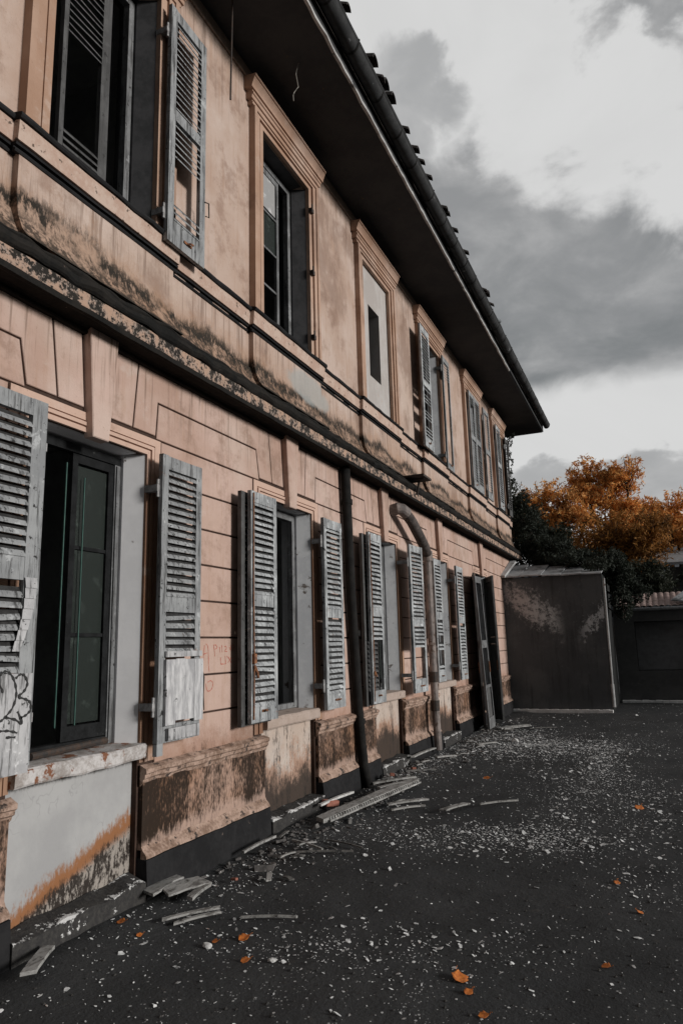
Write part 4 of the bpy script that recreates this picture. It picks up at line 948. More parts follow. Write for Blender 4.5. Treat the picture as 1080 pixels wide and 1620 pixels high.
def twig_leaves(twigs, n, size, seed, sig=.10, stretch=1.5, hang=.5, up=.35):
    mb = MB(); rg = random.Random(seed); wts = [rg.uniform(.15, 1.6) ** 1.5 for _ in twigs]; tot = sum(wts)
    for P, w_ in zip(twigs, wts):
        m_ = int(n * w_ / tot); L = len(P) - 1; d = (P[-1] - P[0]).normalized()
        for i in range(m_):
            t = .22 + .80 * rg.random() ** .8; k = min(int(t * L), L - 1); f = t * L - k
            s2 = sig * (1.25 - .75 * t)
            p = P[k].lerp(P[k + 1], f) + Vector((rg.gauss(0, s2), rg.gauss(0, s2), rg.gauss(0, s2) - .02))
            s_ = size * rg.uniform(.5, 1.4)
            a = (d * up + Vector((rg.gauss(0, 1), rg.gauss(0, 1), rg.gauss(0, 1) - hang))).normalized(); b_ = a.cross(Vector((rg.gauss(0, 1), rg.gauss(0, 1), rg.gauss(0, 1)))).normalized()
            a *= s_ * stretch; b_ *= s_ * .42; q = p + a.cross(b_).normalized() * s_ * .15
            k = len(mb.v); mb.v += [tuple(p - a), tuple(q + b_), tuple(p + a), tuple(q - b_)]; mb.f.append((k, k + 1, k + 2, k + 3))
    return mb
def tree(name, base, blobs, n, size, seed, mat, label, group=None, r0=0.16, gap=.4, stretch=1.5, hang=.5, nscale=1, nt=64, sig=.085):
    e = empty(name, base); tag(e, label, 'tree', group); tw = []
    rq = random.Random(seed * 7); more = []
    for q in range(len(blobs)):
        a, b_ = rq.choice(blobs), rq.choice(blobs); t = rq.uniform(.3, .7)
        if abs(a[2] - b_[2]) < 1.6: more.append((a[0] * t + b_[0] * (1 - t) + rq.uniform(-.3, .3), a[1] + rq.uniform(-.4, .4), a[2] * t + b_[2] * (1 - t) - rq.uniform(.0, .5), .6, .6, .42))
    blobs = [(x, y, z, rx * 1.18, ry * 1.1, rz * 1.22) for x, y, z, rx, ry, rz in blobs] + more; n = int(n * 1.15)
    tr = limbs(base, blobs, r0, seed, nt, tw)
    for mb, nm, mt in ((tr, 'trunk', 'bark'), (twig_leaves(tw, n, size, seed + 1, sig, stretch, hang), 'crown', mat)):
        o = mb.build(nm, M[mt], e); o.matrix_parent_inverse = Matrix.Translation(-Vector(base))
    return e
tree('autumn_tree', (2.0, 30, 0), [(1.35, 30, 8.15, .75, .6, .70), (1.0, 30, 7.75, .5, .5, .4), (2.85, 30, 8.05, .62, .6, .72), (2.35, 30, 8.0, .35, .4, .4), (2.2, 30, 7.2, .8, .8, .55), (1.9, 30, 6.35, 1.9, 1.2, .9), (3.2, 30, 5.9, 1.3, 1.0, 1.0), (1.0, 30, 5.6, 1.3, 1, .8)], 26000, 0.052, 21, 'fol_orange', 'tallest orange autumn tree rising above the others behind the outbuilding', gap=0.44, stretch=1.5, hang=.6, nscale=1.5)
tree('autumn_tree', (-0.3, 29, 0), [(-0.35, 29, 7.45, .95, .9, .50), (0.45, 29, 7.1, .8, .8, .45), (-1.0, 29, 7.0, .6, .8, .6), (-1.5, 29, 6.0, .7, .8, .9), (0.4, 29, 5.1, 1.5, 1, .75), (-0.1, 29, 6.4, .9, .8, .45), (1.1, 29, 6.4, .6, .6, .5)], 15000, 0.052, 22, 'fol_orange', 'orange autumn tree nearest to the corner of the derelict house', gap=0.47, stretch=1.5, hang=.6, nscale=1.4)
tree('autumn_tree', (4.3, 31, 0), [(4.3, 31, 6.75, 1.2, 1, .6), (3.5, 31, 6.5, .8, .8, .6), (3.6, 31, 5.7, 1.2, 1, .8), (5.0, 31, 5.9, 1.3, 1, .8)], 17000, 0.052, 23, 'fol_orange', 'orange autumn tree of rounded crown at the right edge beside the far roof', gap=0.40, stretch=1.5, hang=.6, nscale=1.4)
tree('autumn_tree', (6.6, 33, 0), [(6.2, 33, 7.3, 1.4, 1.2, .9), (7.8, 33, 6.9, 1.3, 1, 1.2), (6.6, 33, 6.0, 1.8, 1, 1)], 13000, 0.055, 24, 'fol_orange', 'orange autumn tree farthest right, mostly beyond the picture edge', gap=0.40, stretch=1.5, hang=.6)
tree('russet_tree', (2.9, 25.5, 0), [(2.4, 25.5, 5.2, 1.2, .8, .75), (1.5, 25.5, 4.9, 1.0, .8, .6), (3.3, 25.5, 4.5, .9, .7, .55), (3.5, 25.5, 5.3, .6, .6, .5)], 11000, 0.045, 25, 'fol_brown', 'russet brown half bare tree in front of the tall orange tree', gap=0.52, r0=0.10, stretch=1.6, hang=.5)
tree('dark_tree', (0.2, 22.5, 0), [(-0.1, 22.5, 4.9, .8, .8, 1.0), (0.7, 22.5, 4.4, .7, .8, .6), (1.5, 22.5, 3.7, 1.0, .8, .40), (2.6, 22.5, 3.4, 1.0, .7, .40), (-0.9, 23, 5.8, .9, .8, 1.0), (3.3, 22.6, 3.2, .6, .6, .5)], 26000, 0.05, 26, 'fol_dark', 'dark evergreen tree behind the flat roofed outbuilding', nt=60, sig=.13, r0=0.12, nscale=1.8)
tree('dark_tree', (6.5, 27, 0), [(5.4, 26.5, 3.6, 1.5, .8, .5), (7.4, 27, 4.1, 1.5, .8, .9)], 9000, 0.06, 27, 'fol_dark', 'dark evergreen tree behind the corrugated roof at the right edge', gap=0.3, r0=0.12)
tree('dark_tree', (-3.0, 24, 0), [(-2.6, 24, 5.6, 1.2, .9, 1.5), (-3.8, 24.5, 4.5, 1.4, 1, 1.6)], 9000, 0.06, 28, 'fol_dark', 'dark evergreen tree hidden behind the far corner of the house', gap=0.3, r0=0.12)
# ivy heaped over the outbuilding
iv = empty('ivy', (1.2, 19.4, 3.2)); tag(iv, 'black green ivy heaped over the outbuilding roof and down its right side', 'ivy')
ib = [(0.35, 19.55, 4.5, .55, .35, .85), (0.2, 19.6, 5.3, .35, .3, .5), (0.95, 19.4, 3.95, .65, .6, .5), (1.7, 19.2, 3.62, .65, .6, .30), (2.35, 18.9, 3.45, .5, .6, .5), (1.5, 18.4, 3.62, .6, .4, .16), (2.15, 17.85, 3.36, .34, .4, .2), (2.75, 18.9, 3.0, .42, .5, .45), (2.62, 18.6, 2.45, .28, .4, .45), (3.0, 19.2, 2.75, .35, .4, .35)]
for mb, nm, mt in ((leaves(ib, 16000, 0.045, 31, gap=0.25, nscale=2.4), 'foliage', 'fol_black'), (limbs((1.2, 19.6, 2.9), ib, 0.05, 31), 'stem', 'bark')):
    o = mb.build(nm, M[mt], iv); o.matrix_parent_inverse = Matrix.Translation(-Vector((1.2, 19.4, 3.2)))
cr = empty('creeper', (0.05, 19.25, 4.2)); tag(cr, 'thin leafy creeper climbing the far corner of the house up to the eave', 'creeper')
cb = [(0.06, 19.3, 4.6 + i * 0.27, .09 + .04 * (i % 2), .07, .14) for i in range(10)] + [(0.20, 19.3, 7.22, .16, .06, .10)]
o = leaves(cb, 620, 0.04, 32, gap=0.2, nscale=4).build('foliage', M['fol_black'], cr); o.matrix_parent_inverse = Matrix.Translation(-Vector((0.05, 19.25, 4.2)))
mb = MB(); mb.tube([(0.04, 19.25, 2.8), (0.05, 19.26, 4.5), (0.03, 19.27, 6), (0.08, 19.28, 7.1), (.3, 19.28, 7.25)], .012, 5); o = mb.build('stem', M['bark'], cr); o.matrix_parent_inverse = Matrix.Translation(-Vector((0.05, 19.25, 4.2)))
# weeds rooted in the gutter
for i, (yy, lab) in enumerate(((4.72, 'tuft of weeds growing in the gutter near the top of the picture'), (13.2, 'small weed sprig on the gutter above the fourth window'),)):
    t_ = MB(); rg = random.Random(40 + i)
    for k in range(46 if i == 0 else 12):
        y0 = yy + rg.gauss(0, .12 if i == 0 else .05); p0 = Vector((EX + .17, y0, 7.76)); h_ = rg.uniform(.03, .11)
        t_.tube([p0, p0 + Vector((rg.uniform(-.01, .04), rg.uniform(-.03, .03), h_ * .6)), p0 + Vector((rg.uniform(-.01, .08), rg.uniform(-.06, .06), h_))], .004, 4, .001)
    tag(t_.build('gutter_weed', M['fol_dark']), lab, 'weed')

# ------------------------------------------------------------------ outbuilding
AY = 17.42
an = empty('outbuilding', (1.1, AY + 1.2, 0)); tag(an, 'low soot black outbuilding with pale sheet roof built against the house end', 'outbuilding')
def ab(mb, name, mat, sm=False, par=None, off=(1.1, AY + 1.2, 0)):
    o = mb.build(name, M[mat], par or an, sm)
    o.matrix_parent_inverse = Matrix.Translation(-Vector(off))
    return o
b_ = MB(); b_.box(0.002, 2.28, AY, AY + 3.0, 0, 3.12); ab(b_, 'wall', 'annex')
rg = random.Random(8); b_ = MB(); xs = [0.02, 0.45, 0.95, 1.4, 1.85, 2.3]
for i in range(5):
    y0 = AY - 0.10 - rg.uniform(0, .06); z0 = 3.15 + rg.uniform(-.015, .02); z1 = 3.62 + rg.uniform(-.03, .03)
    b_.v += [(xs[i], y0, z0), (xs[i + 1] - .012, y0 + rg.uniform(-.02, .02), z0 + rg.uniform(-.01, .01)), (xs[i + 1] - .012, AY + 1.5, z1 - .10 * i * .5), (xs[i], AY + 1.5, z1 - .10 * i * .5)]
    b_.v += [(p[0], p[1], p[2] - .03) for p in b_.v[-4:]]; k = len(b_.v) - 8
    b_.f += [tuple(k + j for j in q) for q in ((0, 1, 2, 3), (4, 7, 6, 5), (0, 4, 5, 1), (1, 5, 6, 2), (2, 6, 7, 3), (3, 7, 4, 0))]
ro = ab(b_, 'roof', 'metal_sheet')
b_ = MB(); b_.box(0, 2.2, AY + 1.51, AY + 3.1, 3.12, 3.25); ab(b_, 'rear_roof', 'annex')
b_ = MB(); b_.v += [(0.0, AY - .16, 3.20), (0.10, AY - .17, 3.19), (0.16, AY + 1.2, 3.68), (0.02, AY + 1.2, 3.70), (0.0, AY - .16, 3.14), (0.10, AY - .17, 3.13), (0.16, AY + 1.2, 3.62), (0.02, AY + 1.2, 3.64)]
b_.f += [(0, 1, 2, 3), (4, 7, 6, 5), (0, 4, 5, 1), (1, 5, 6, 2), (3, 7, 4, 0)]; b_.build('verge_flashing', M['white_trim'], ro).matrix_parent_inverse = Matrix.Identity(4)
b_ = MB(); b_.tube([(2.33, AY - .03, 3.0), (2.32, AY - .035, 2.2), (2.31, AY - .03, 1.2), (2.30, AY - .05, 0.45)], .022, 8); b_.tube([(2.30, AY - .05, .62), (2.30, AY - .06, 0.12)], .034, 8); ab(b_, 'corner_pipe', 'white_trim')
b_ = MB(); b_.prof([(0.0, 0.0), (0.0, 0.001)], 0, .001)
b_ = MB(); n = 30
for i in range(n):
    xa = 0.05 + 2.22 * i / n; xb = 0.05 + 2.22 * (i + 1) / n; d0 = .004 * math.sin(i * 2.1)
    b_.box(xa, xb, AY - .16 + d0, AY - .001, -0.05, 0.06 + d0)
ab(b_, 'base_kerb', 'kerb_white')

# courtyard wall with tiled eave, right
WY = 20.4
cw = empty('courtyard_building', (5, WY, 0)); tag(cw, 'low dark courtyard building with corrugated tiled eave right of the outbuilding', 'outbuilding')
off = (5, WY, 0)
b_ = MB(); b_.box(2.30, 2.80, WY, WY + 3, 0, 2.36); b_.box(2.80, 12.0, WY + 0.55, WY + 3, 0, 2.36); b_.box(2.80, 12, WY, WY + .54, 2.05, 2.36); b_.box(2.80, 12, WY + 0.05, WY + .54, 0, 0.78)
ab(b_, 'wall', 'outwall', par=cw, off=off); b_ = None
b_ = MB(); b_.box(2.81, 11.9, WY + 0.50, WY + .548, 0.79, 2.04); ab(b_, 'recess', 'recess', par=cw, off=off)
b_ = MB(); b_.prof([(0, 0), (0, .01)], 0, .001)
b_ = MB(); b_.tube([(2.45, WY - .12, 2.36), (5, WY - .12, 2.37), (12, WY - .12, 2.39)], .045, 8); ab(b_, 'gutter', 'metal_sheet', True, par=cw, off=off)
b_ = MB(); n = 64; xs = [2.4 + 9.6 * i / (n * 6) for i in range(n * 6 + 1)]
for r in range(2):
    yy, zz = (WY - .10, 2.42) if r == 0 else (WY + 0.85, 2.80)
    for x in xs: b_.v.append((x, yy, zz + .035 * abs(math.sin((x - 2.4) * math.pi / 0.15)) ** .6))
L = len(xs)
for i in range(L - 1): b_.f.append((i, i + 1, L + i + 1, L + i))
ab(b_, 'tiled_roof', 'tile_red', par=cw, off=off)
b_ = MB(); b_.box(2.4, 12, WY + .86, WY + 4, 2.7, 2.84); ab(b_, 'flat_roof', 'outwall', par=cw, off=off)
b_ = MB(); b_.v += [(3.75, WY - .05, 2.58), (4.9, WY - .15, 2.44), (4.9, WY + .5, 2.92), (4.3, WY + .6, 2.98), (3.75, WY - .05, 2.55), (4.9, WY - .15, 2.41), (4.9, WY + .5, 2.89), (4.3, WY + .6, 2.95)]
b_.f += [(0, 1, 2, 3), (4, 7, 6, 5), (0, 4, 5, 1), (1, 5, 6, 2), (2, 6, 7, 3), (3, 7, 4, 0)]; tag(b_.build('sheet_metal', M['metal_sheet']), 'slipped pale metal sheet lying on the corrugated tiled eave', 'metal sheet')
kb = MB()
for i in range(60):
    xa = 2.35 + 9.5 * i / 60; kb.box(xa, xa + 9.5 / 60 - .004, WY - .22 - .01 * math.sin(i * 1.3), WY - .001, -.05, 0.045 + .006 * math.sin(i * 2.7))
tag(kb.build('kerb', M['kerb_white']), kind='structure')
# farther roof
fb = empty('far_house', (7, 30, 0)); tag(fb, 'distant house with pale grey roof half hidden by the orange trees', 'house'); off = (7, 30, 0)
b_ = MB(); b_.box(3.9, 12, 28.0, 32, 0, 4.1); ab(b_, 'wall', 'outwall', par=fb, off=off)
b_ = MB(); b_.v += [(3.6, 27.7, 4.25), (12.4, 27.7, 4.35), (12.4, 30.2, 4.95), (3.6, 30.2, 4.9), (3.6, 27.7, 4.15), (12.4, 27.7, 4.25), (12.4, 30.2, 4.85), (3.6, 30.2, 4.8)]
b_.f += [(0, 1, 2, 3), (4, 7, 6, 5), (0, 4, 5, 1), (1, 5, 6, 2), (2, 6, 7, 3), (3, 7, 4, 0)]; ab(b_, 'roof', 'metal_sheet', par=fb, off=off)

# mountains
mt_ = MB(); NX, NYm = 90, 10
for j in range(NYm):
    for i in range(NX):
        x = -500 + 1100 * i / (NX - 1); y = 560 + 30 * j; t = j / (NYm - 1)
        ridge = 70 + 44 * math.exp(-((x - 6) / 26) ** 2) + 12 * math.exp(-((x + 20) / 30) ** 2) + 26 * math.exp(-((x - 170) / 80) ** 2) + 4 * noise.noise(Vector((x * .05, 1, 1)))
        mt_.v.append((x, y, ridge * math.sin(min(t * 1.6, 1) * math.pi / 2) * (1 if t < .65 else 1 - (t - .65)) + 2 * noise.noise(Vector((x * .1, y * .1, 0))) * t))
for j in range(NYm - 1):
    for i in range(NX - 1): a = j * NX + i; mt_.f.append((a, a + 1, a + NX + 1, a + NX))
tag(mt_.build('mountain', 'hill', None, True), kind='structure')

# ------------------------------------------------------------------ debris
CL = [(2.12, 6.46, .55, .30, 5), (1.7, 6.2, .7, .35, 2), (1.63, 11.8, .9, .9, 4), (0.75, 12.3, .6, 1.2, 3), (1.77, 3.9, .5, .25, 2.0), (2.47, 4.15, .5, .3, 1), (3.0, 7.19, .4, .6, 1.6), (2.48, 10.2, .25, 1.5, 3), (1.12, 5.93, .5, .4, 1.2), (3.04, 5.4, .25, .4, 1.2), (0.45, 4.9, .22, .5, 1.6), (1.29, 3.72, .4, .2, 1.6), (0.35, 9.2, .25, 1.6, 2.2), (0.35, 3.6, .2, .4, .7), (2.7, 8.6, .8, .8, 1.5), (0.5, 7.0, .3, .6, .9), (2.3, 6.9, .25, .8, 1.6)]
ch = MB(); rg = random.Random(77); tw = sum(c[4] * c[2] * c[3] for c in CL)
def chip(x, y, s_):
    z = gz(x, y) + s_ * .12; n = rg.choice((4, 5, 5, 6)); a0 = rg.uniform(0, 6.28); asp = rg.uniform(.2, 1.0); th = rg.uniform(0, 6.28); k = len(ch.v)
    tx, ty = rg.gauss(-.05, .24), rg.gauss(0, .2)
    ct, st_ = math.cos(th), math.sin(th)
    for i in range(n):
        t = a0 + 2 * math.pi * i / n + rg.uniform(-.3, .3); r_ = s_ * rg.uniform(.65, 1.2); px, py = r_ * math.cos(t), r_ * math.sin(t) * asp
        qx, qy = px * ct - py * st_, px * st_ + py * ct
        ch.v.append((x + qx, y + qy, z + qx * tx + qy * ty + .003))
    for i in range(n):
        v = ch.v[k + i]; ch.v.append((v[0], v[1], v[2] - max(s_ * .08, .0015)))
    ch.f.append(tuple(k + i for i in range(n)))
    for i in range(n): j = (i + 1) % n; ch.f.append((k + i, k + n + i, k + n + j, k + j))
for i in range(22000):
    if rg.random() < 0.68:
        r_ = rg.random() * tw; q = 0
        for c in CL:
            q += c[4] * c[2] * c[3]
            if q >= r_: break
        x = rg.gauss(c[0], c[2] * .75); y = rg.gauss(c[1], c[3] * .75)
    else:
        y = 2.4 + 17.5 * rg.random() ** 1.35; x = rg.uniform(0.14, 3.0 + y * .22)
        if noise.noise(Vector((x * 1.1, y * 0.9, 4))) < rg.uniform(-.5, .45): continue
    if x < 0.13 or (y > AY - .1 and x < 2.5) or y > WY - .6: continue
    s_ = min(rg.lognormvariate(math.log(0.0039), .66), .022) * (1 + min(y, 14) * .06)
    chip(x, y, s_)
co_ = ch.build('plaster_flakes', 'chips'); tag(co_, 'scatter of small white plaster and glass flakes strewn over the black ground', 'debris', kind='stuff')
# dull clods and twigs
cl = MB(); rg2 = random.Random(55)
for i in range(1500):
    y = 2.5 + 14 * rg2.random() ** 1.5; x = rg2.uniform(.12, 4.8); s_ = rg2.uniform(.005, .013)
    c = Vector((x, y, gz(x, y) + s_ * .2)); k = len(cl.v); vs = [c + Vector((rg2.gauss(0, 1), rg2.gauss(0, 1), rg2.gauss(0, .6))).normalized() * s_ * rg2.uniform(.7, 1.2) for _ in range(6)]
    o6 = [Vector((1, 0, 0)), Vector((0, 1, 0)), Vector((-1, 0, 0)), Vector((0, -1, 0)), Vector((0, 0, .7)), Vector((0, 0, -.7))]
    cl.v += [tuple(c + Vector((o.x, o.y, o.z)) * s_ * rg2.uniform(.6, 1.2)) for o in o6]
    for a, b2 in ((0, 1), (1, 2), (2, 3), (3, 0)): cl.f += [(k + a, k + b2, k + 4), (k + b2, k + a, k + 5)]
tag(cl.build('clods', M['clods'] if 'clods' in M else simple('clods', (0.045, 0.045, 0.044), (0.07, 0.068, 0.065), 20, .95, .3, spec=.1)), 'dull clods of earth and soot littering the yard', 'clods', kind='stuff')

rb = MB(); rg4 = random.Random(91)
for i in range(1500):
    y = 4.3 + 12.5 * rg4.random(); x = .12 + abs(rg4.gauss(0, .26)); s_ = min(rg4.lognormvariate(math.log(.013), .5), .05)
    if noise.noise(Vector((x * 2, y * .8, 2))) < -.12: continue
    c = Vector((x, y, gz(x, y) + s_ * .25)); k = len(rb.v); R3 = Matrix.Rotation(rg4.uniform(0, 6), 3, 'Z') @ Matrix.Rotation(rg4.uniform(-.6, .6), 3, 'X')
    dm = (s_ * rg4.uniform(.5, 1.6), s_ * rg4.uniform(.4, 1), s_ * rg4.uniform(.15, .5))
    for a in (-1, 1):
        for b2 in (-1, 1):
            for d2 in (-1, 1): rb.v.append(tuple(c + R3 @ Vector((a * dm[0] * rg4.uniform(.6, 1), b2 * dm[1] * rg4.uniform(.6, 1), d2 * dm[2]))))
    rb.f += [tuple(k + q for q in f) for f in ((0, 1, 3, 2), (4, 6, 7, 5), (0, 4, 5, 1), (2, 3, 7, 6), (0, 2, 6, 4), (1, 5, 7, 3))]
tag(rb.build('rubble', simple('mixed_rubble', (0.07, 0.068, 0.066), (0.15, 0.14, 0.135), 7, .9, .5, spots=(13, .58, (.42, .40, .39)), spec=.1)), 'crumbled plaster and timber rubble heaped along the foot of the wall', 'rubble', kind='stuff')

def plank(p0, p1, wd, th, mat, label, name='plank', tooth=False, lift=.0, group=None, tilt=0.0, seed=0):
    a, b_ = Vector((p0[0], p0[1])), Vector((p1[0], p1[1])); L = (b_ - a).length; ang = math.atan2(b_.y - a.y, b_.x - a.x); c = (a + b_) / 2
    rg = random.Random(seed + int(L * 1000)); mb = MB(); n = max(int(L / .05), 3)
    e0, e1 = rg.uniform(-.3, .3), rg.uniform(-.3, .3)
    for i in range(n):
        for j, yy in enumerate((-wd / 2, wd / 2)):
            pass
    xs = [-L / 2 + L * i / n for i in range(n + 1)]; k = 0
    for i, x in enumerate(xs):
        w0 = -wd / 2 + rg.uniform(-.06, .06) * wd; w1 = wd / 2 + rg.uniform(-.06, .06) * wd
        sk = (e0 * wd if i == 0 else (e1 * wd if i == n else 0)); bow = .006 * math.sin(math.pi * i / n)
        mb.v += [(x + sk, w0, 0 + bow), (x - sk, w1, 0 + bow), (x + sk, w0, th + bow), (x - sk, w1, th + bow)]
    for i in range(n):
        k = 4 * i; mb.f += [(k, k + 4, k + 5, k + 1), (k + 2, k + 3, k + 7, k + 6), (k, k + 2, k + 6, k + 4), (k + 1, k + 5, k + 7, k + 3)]
    mb.f += [(0, 1, 3, 2), (4 * n, 4 * n + 2, 4 * n + 3, 4 * n + 1)]
    if tooth:
        x = -L / 2 + .05
        while x < L / 2 - .06: mb.box(x, x + .022, -wd / 2 - .018, -wd / 2 - .001, .001, th - .001); x += .046
        mb.box(-L / 2 + .03, L / 2 - .03, -wd / 2 - .034, -wd / 2 - .018, .001, th * .5)
    o = mb.build(name, M[mat]); z0 = gz(*a); z1 = gz(*b_); zc = gz(*c)
    o.location = (c.x, c.y, max((z0 + z1) / 2, zc) + lift + 0.004); o.rotation_euler = (tilt, -math.atan2(z1 - z0, L), ang)
    tag(o, label, 'plank' if name != 'slat' else 'slat', group); return o
plank((.36, 6.13), (.60, 8.15), .13, .035, 'plank', 'long grey shutter stile with toothed slat slots, the longest plank on the ground', tooth=True, lift=.03)
plank((.10, 4.02), (.06, 4.40), .19, .016, 'plank', 'broad grey board lying at the foot of the first pier', lift=.05)
plank((.22, 4.08), (.31, 4.40), .14, .014, 'plank', 'broad grey board overlapping the one beside the wall foot', lift=.045, tilt=.1)
plank((.40, 4.10), (.35, 4.38), .05, .02, 'plank', 'short splintered grey plank right of the broad boards', lift=.03)
plank((.43, 3.78), (.63, 4.10), .035, .012, 'plank', 'narrow grey slat, upper of the crossed pair in front of the broad boards', 'slat', lift=.02)
plank((.50, 3.80), (.66, 4.06), .028, .012, 'plank', 'narrow grey slat, lower of the crossed pair in front of the broad boards', 'slat', lift=.01)
plank((.33, 2.87), (.17, 3.16), .065, .018, 'plank', 'worn grey board end lying alone in the lower left corner', lift=.03)
plank((.83, 4.02), (1.14, 4.16), .014, .012, 'plank', 'single thin grey batten lying alone right of the crossed slats', 'slat', lift=.01)
plank((.18, 5.11), (.23, 5.54), .022, .018, 'plank', 'thin batten lying along the foot of the first pier', 'slat', lift=.04)
plank((.38, 5.55), (.72, 5.42), .016, .014, 'plank', 'thin pale batten pointing away from the wall behind the long toothed stile', 'slat', lift=.02)
plank((.50, 5.30), (.95, 5.50), .012, .012, 'plank_dark', 'dark thin batten with one pale end near the long toothed stile', 'slat', lift=.01)
plank((.66, 7.10), (.96, 7.45), .06, .016, 'plank', 'upper of two pale slats right of the long toothed stile', 'slat', lift=.03)
plank((.76, 6.92), (1.00, 7.26), .035, .014, 'plank', 'lower of two pale slats right of the long toothed stile', 'slat', lift=.02)
plank((1.23, 7.09), (1.40, 7.37), .07, .014, 'plank', 'short bent pale splinter in the middle of the yard', 'slat', lift=.02)
plank((1.54, 7.35), (1.87, 7.60), .022, .014, 'plank', 'thin pale batten in the middle of the yard', 'slat', lift=.02)
plank((.51, 13.5), (.88, 14.4), .12, .025, 'plank', 'pale toothed shutter stile near the outbuilding', tooth=True, lift=.02)
plank((.98, 14.0), (1.42, 14.3), .03, .014, 'plank_dark', 'dim batten lying right of the far toothed stile', 'slat', lift=.01)
plank((.17, 9.42), (.20, 10.35), .045, .02, 'plank', 'pale plank lying along the footing of the third window', lift=.09)
plank((.17, 6.53), (.19, 7.30), .035, .02, 'whitewash', 'white painted batten lying along the footing of the second window', 'slat', lift=.07)
plank((.21, 7.85), (.54, 8.33), .05, .016, 'plank', 'grey slat behind the far end of the long toothed stile', 'slat', lift=.03)
plank((.37, 7.61), (.55, 7.95), .05, .02, 'plank', 'rounded pale plank touching the long toothed stile', lift=.05)
plank((.28, 8.76), (.58, 9.12), .03, .014, 'plank_dark', 'dim slat among the rubble under the third pier', 'slat', lift=.02)
plank((.35, 9.93), (.53, 10.3), .05, .02, 'plank', 'short pale plank at the foot of the painted drainpipe', lift=.02)
plank((.54, 11.57), (.77, 11.92), .06, .016, 'plank', 'grey slat at the edge of the bright flakes beyond the drainpipe', 'slat', lift=.02)
plank((.62, 5.72), (.98, 5.62), .012, .010, 'plank_dark', 'dark reddish thin lath in front of the long toothed stile', 'slat', lift=.01)
rg3 = random.Random(9)
for i in range(48):
    y = rg3.uniform(4.6, 14.5); x = .2 + abs(rg3.gauss(0, .35)); a = rg3.uniform(-.5, 2.2); L = rg3.uniform(.07, .20) * (1 if y < 7.5 else 1.5)
    plank((x, y), (x + L * math.cos(a) * .8, y + L * math.sin(a)), rg3.uniform(.012, .04), .010, 'plank' if rg3.random() < .55 else 'plank_dark', 'small splintered lath in the rubble strewn along the wall foot', 'slat', lift=rg3.uniform(.0, .03), group='splintered laths along the wall foot', seed=i)
def rock(p, s_, mat, name, label, cat, flat=.5, lift=0, box_=False):
    bm = bmesh.new()
    if box_: bmesh.ops.create_cube(bm, size=1); bmesh.ops.scale(bm, vec=Vector((1.0, .5, .32)), verts=bm.verts); bmesh.ops.bevel(bm, geom=bm.edges[:], offset=.03, segments=2, affect='EDGES')
    else:
        bmesh.ops.create_icosphere(bm, subdivisions=2, radius=.5)
        for v in bm.verts: v.co *= 1 + .5 * noise.noise(v.co * 2.2 + Vector((p[0] * 9, p[1], 0))); v.co.z *= flat
    for v in bm.verts: v.co *= s_
    me = bpy.data.meshes.new(name); bm.to_mesh(me); bm.free(); me.materials.append(M[mat]); o = bpy.data.objects.new(name, me); C.objects.link(o)
    o.location = (p[0], p[1], gz(*p) + s_ * .16 + lift); o.rotation_euler = (.1, .15, p[0] * 7); return tag(o, label, cat)
rock((.17, 6.78), .17, 'brick', 'brick', 'red brick on the footing of the second window', 'brick', box_=True, lift=.03)
rock((.28, 8.30), .11, 'brick', 'brick', 'broken red brick piece behind the long toothed stile', 'brick', box_=True, lift=.03)
rock((.30, 9.05), .10, 'brick', 'brick', 'broken red brick piece under the third window', 'brick', box_=True, lift=.02)
rock((.42, 4.60), .05, 'brick', 'brick', 'tiny orange brick shard beside the broad boards', 'brick', box_=True, lift=.02)
rock((1.30, 3.56), .05, 'whitewash', 'stone', 'white pebble right of the bright orange leaf', 'stone', .5)
rock((.86, 3.62), .05, 'whitewash', 'stone', 'white pebble left of the bright orange leaf', 'stone', .5)
rock((3.35, 4.6), .06, 'whitewash', 'stone', 'white stone at the right edge of the yard', 'stone', .5)
rock((1.02, 12.2), .12, 'whitewash', 'stone', 'white lump of plaster among the far bright flakes', 'stone', .7)
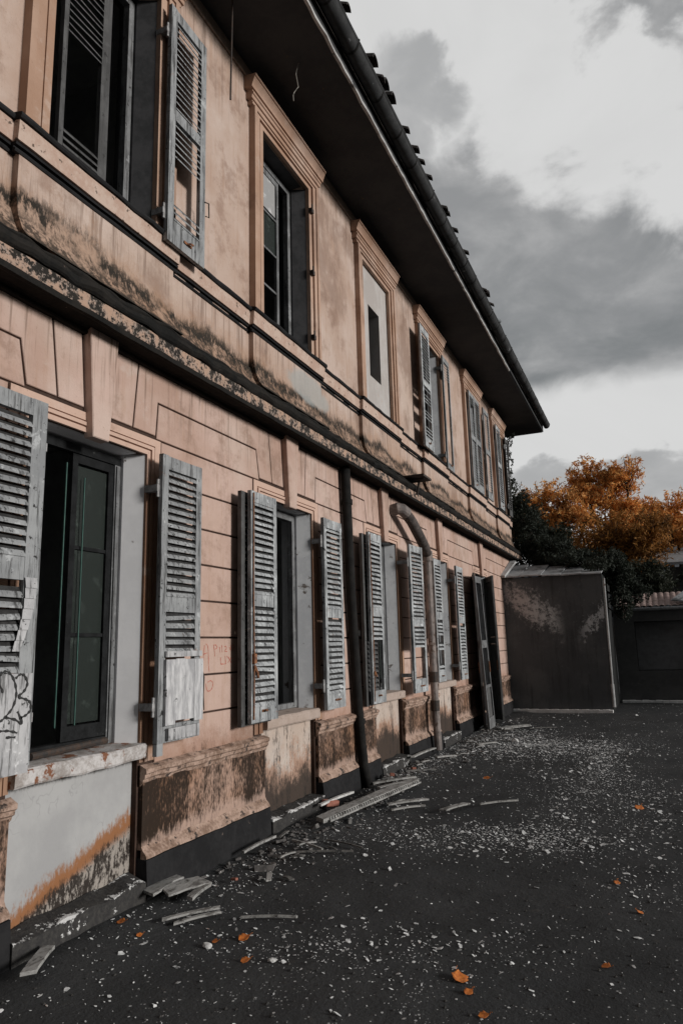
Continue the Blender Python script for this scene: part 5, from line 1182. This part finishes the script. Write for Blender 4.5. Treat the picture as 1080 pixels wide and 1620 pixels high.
def leaf(p, s_, rot, label, mat='leaf_dry', curl=.5):
    mb = MB(); n = 9; L = []
    prof = [0, .28, .42, .36, .46, .38, .26, .12, 0]
    for i in range(n):
        t = i / (n - 1); x = (t - .5) * s_
        for j in (-1, -.5, 0, .5, 1):
            yy = j * prof[i] * s_; L.append((x, yy, curl * s_ * (.5 * (t - .4) ** 2 + .9 * (j * prof[i]) ** 2) + .004 * noise.noise(Vector((x * 60, yy * 60, p[0])))))
    mb.v = L
    for i in range(n - 1):
        for j in range(4): a = i * 5 + j; mb.f.append((a, a + 1, a + 6, a + 5))
    mb.tube([(s_ * .5, 0, .06 * s_), (s_ * .62, .01, .10 * s_), (s_ * .75, .0, .2 * s_)], .0015, 4)
    o = mb.build('fallen_leaf', M[mat], None, True); sm_ = o.modifiers.new('thickness', 'SOLIDIFY'); sm_.thickness = .0008
    o.location = (p[0], p[1], gz(*p) + .006); o.rotation_euler = (.25, -.15, rot); tag(o, label, 'leaf', None); return o
leaf((1.16, 3.53), .055, .6, 'bright orange leaf lying left of centre in the foreground')
leaf((2.26, 3.70), .095, 2.0, 'largest curled orange brown leaf in the foreground', curl=.9)
leaf((2.34, 3.57), .05, 1.0, 'small pale brown leaf just below the largest curled leaf', curl=.8)
leaf((2.91, 4.11), .055, -.5, 'narrow orange leaf at the lower right')
leaf((.22, 3.67), .06, .1, 'orange leaf on the dark soil under the first window sill')
leaf((.42, 3.59), .04, .8, 'small brown leaf in front of the first window')
leaf((.86, 3.70), .04, .2, 'small red leaf left of the white pebble')
leaf((1.00, 3.78), .07, .9, 'long twisted pinkish leaf above the bright orange leaf', curl=.9)
leaf((1.26, 8.94), .10, .2, 'brown leaf in the middle distance beyond the thin batten')
leaf((2.99, 7.81), .10, 1.2, 'pale pink leaf at the right side of the yard')
leaf((2.45, 3.39), .05, .3, 'tiny orange leaf at the bottom edge')
leaf((3.05, 4.90), .045, 2.3, 'small orange leaf at the far right of the foreground')
leaf((2.9, 5.4), .05, 1.4, 'small reddish leaf right of the bright flakes')
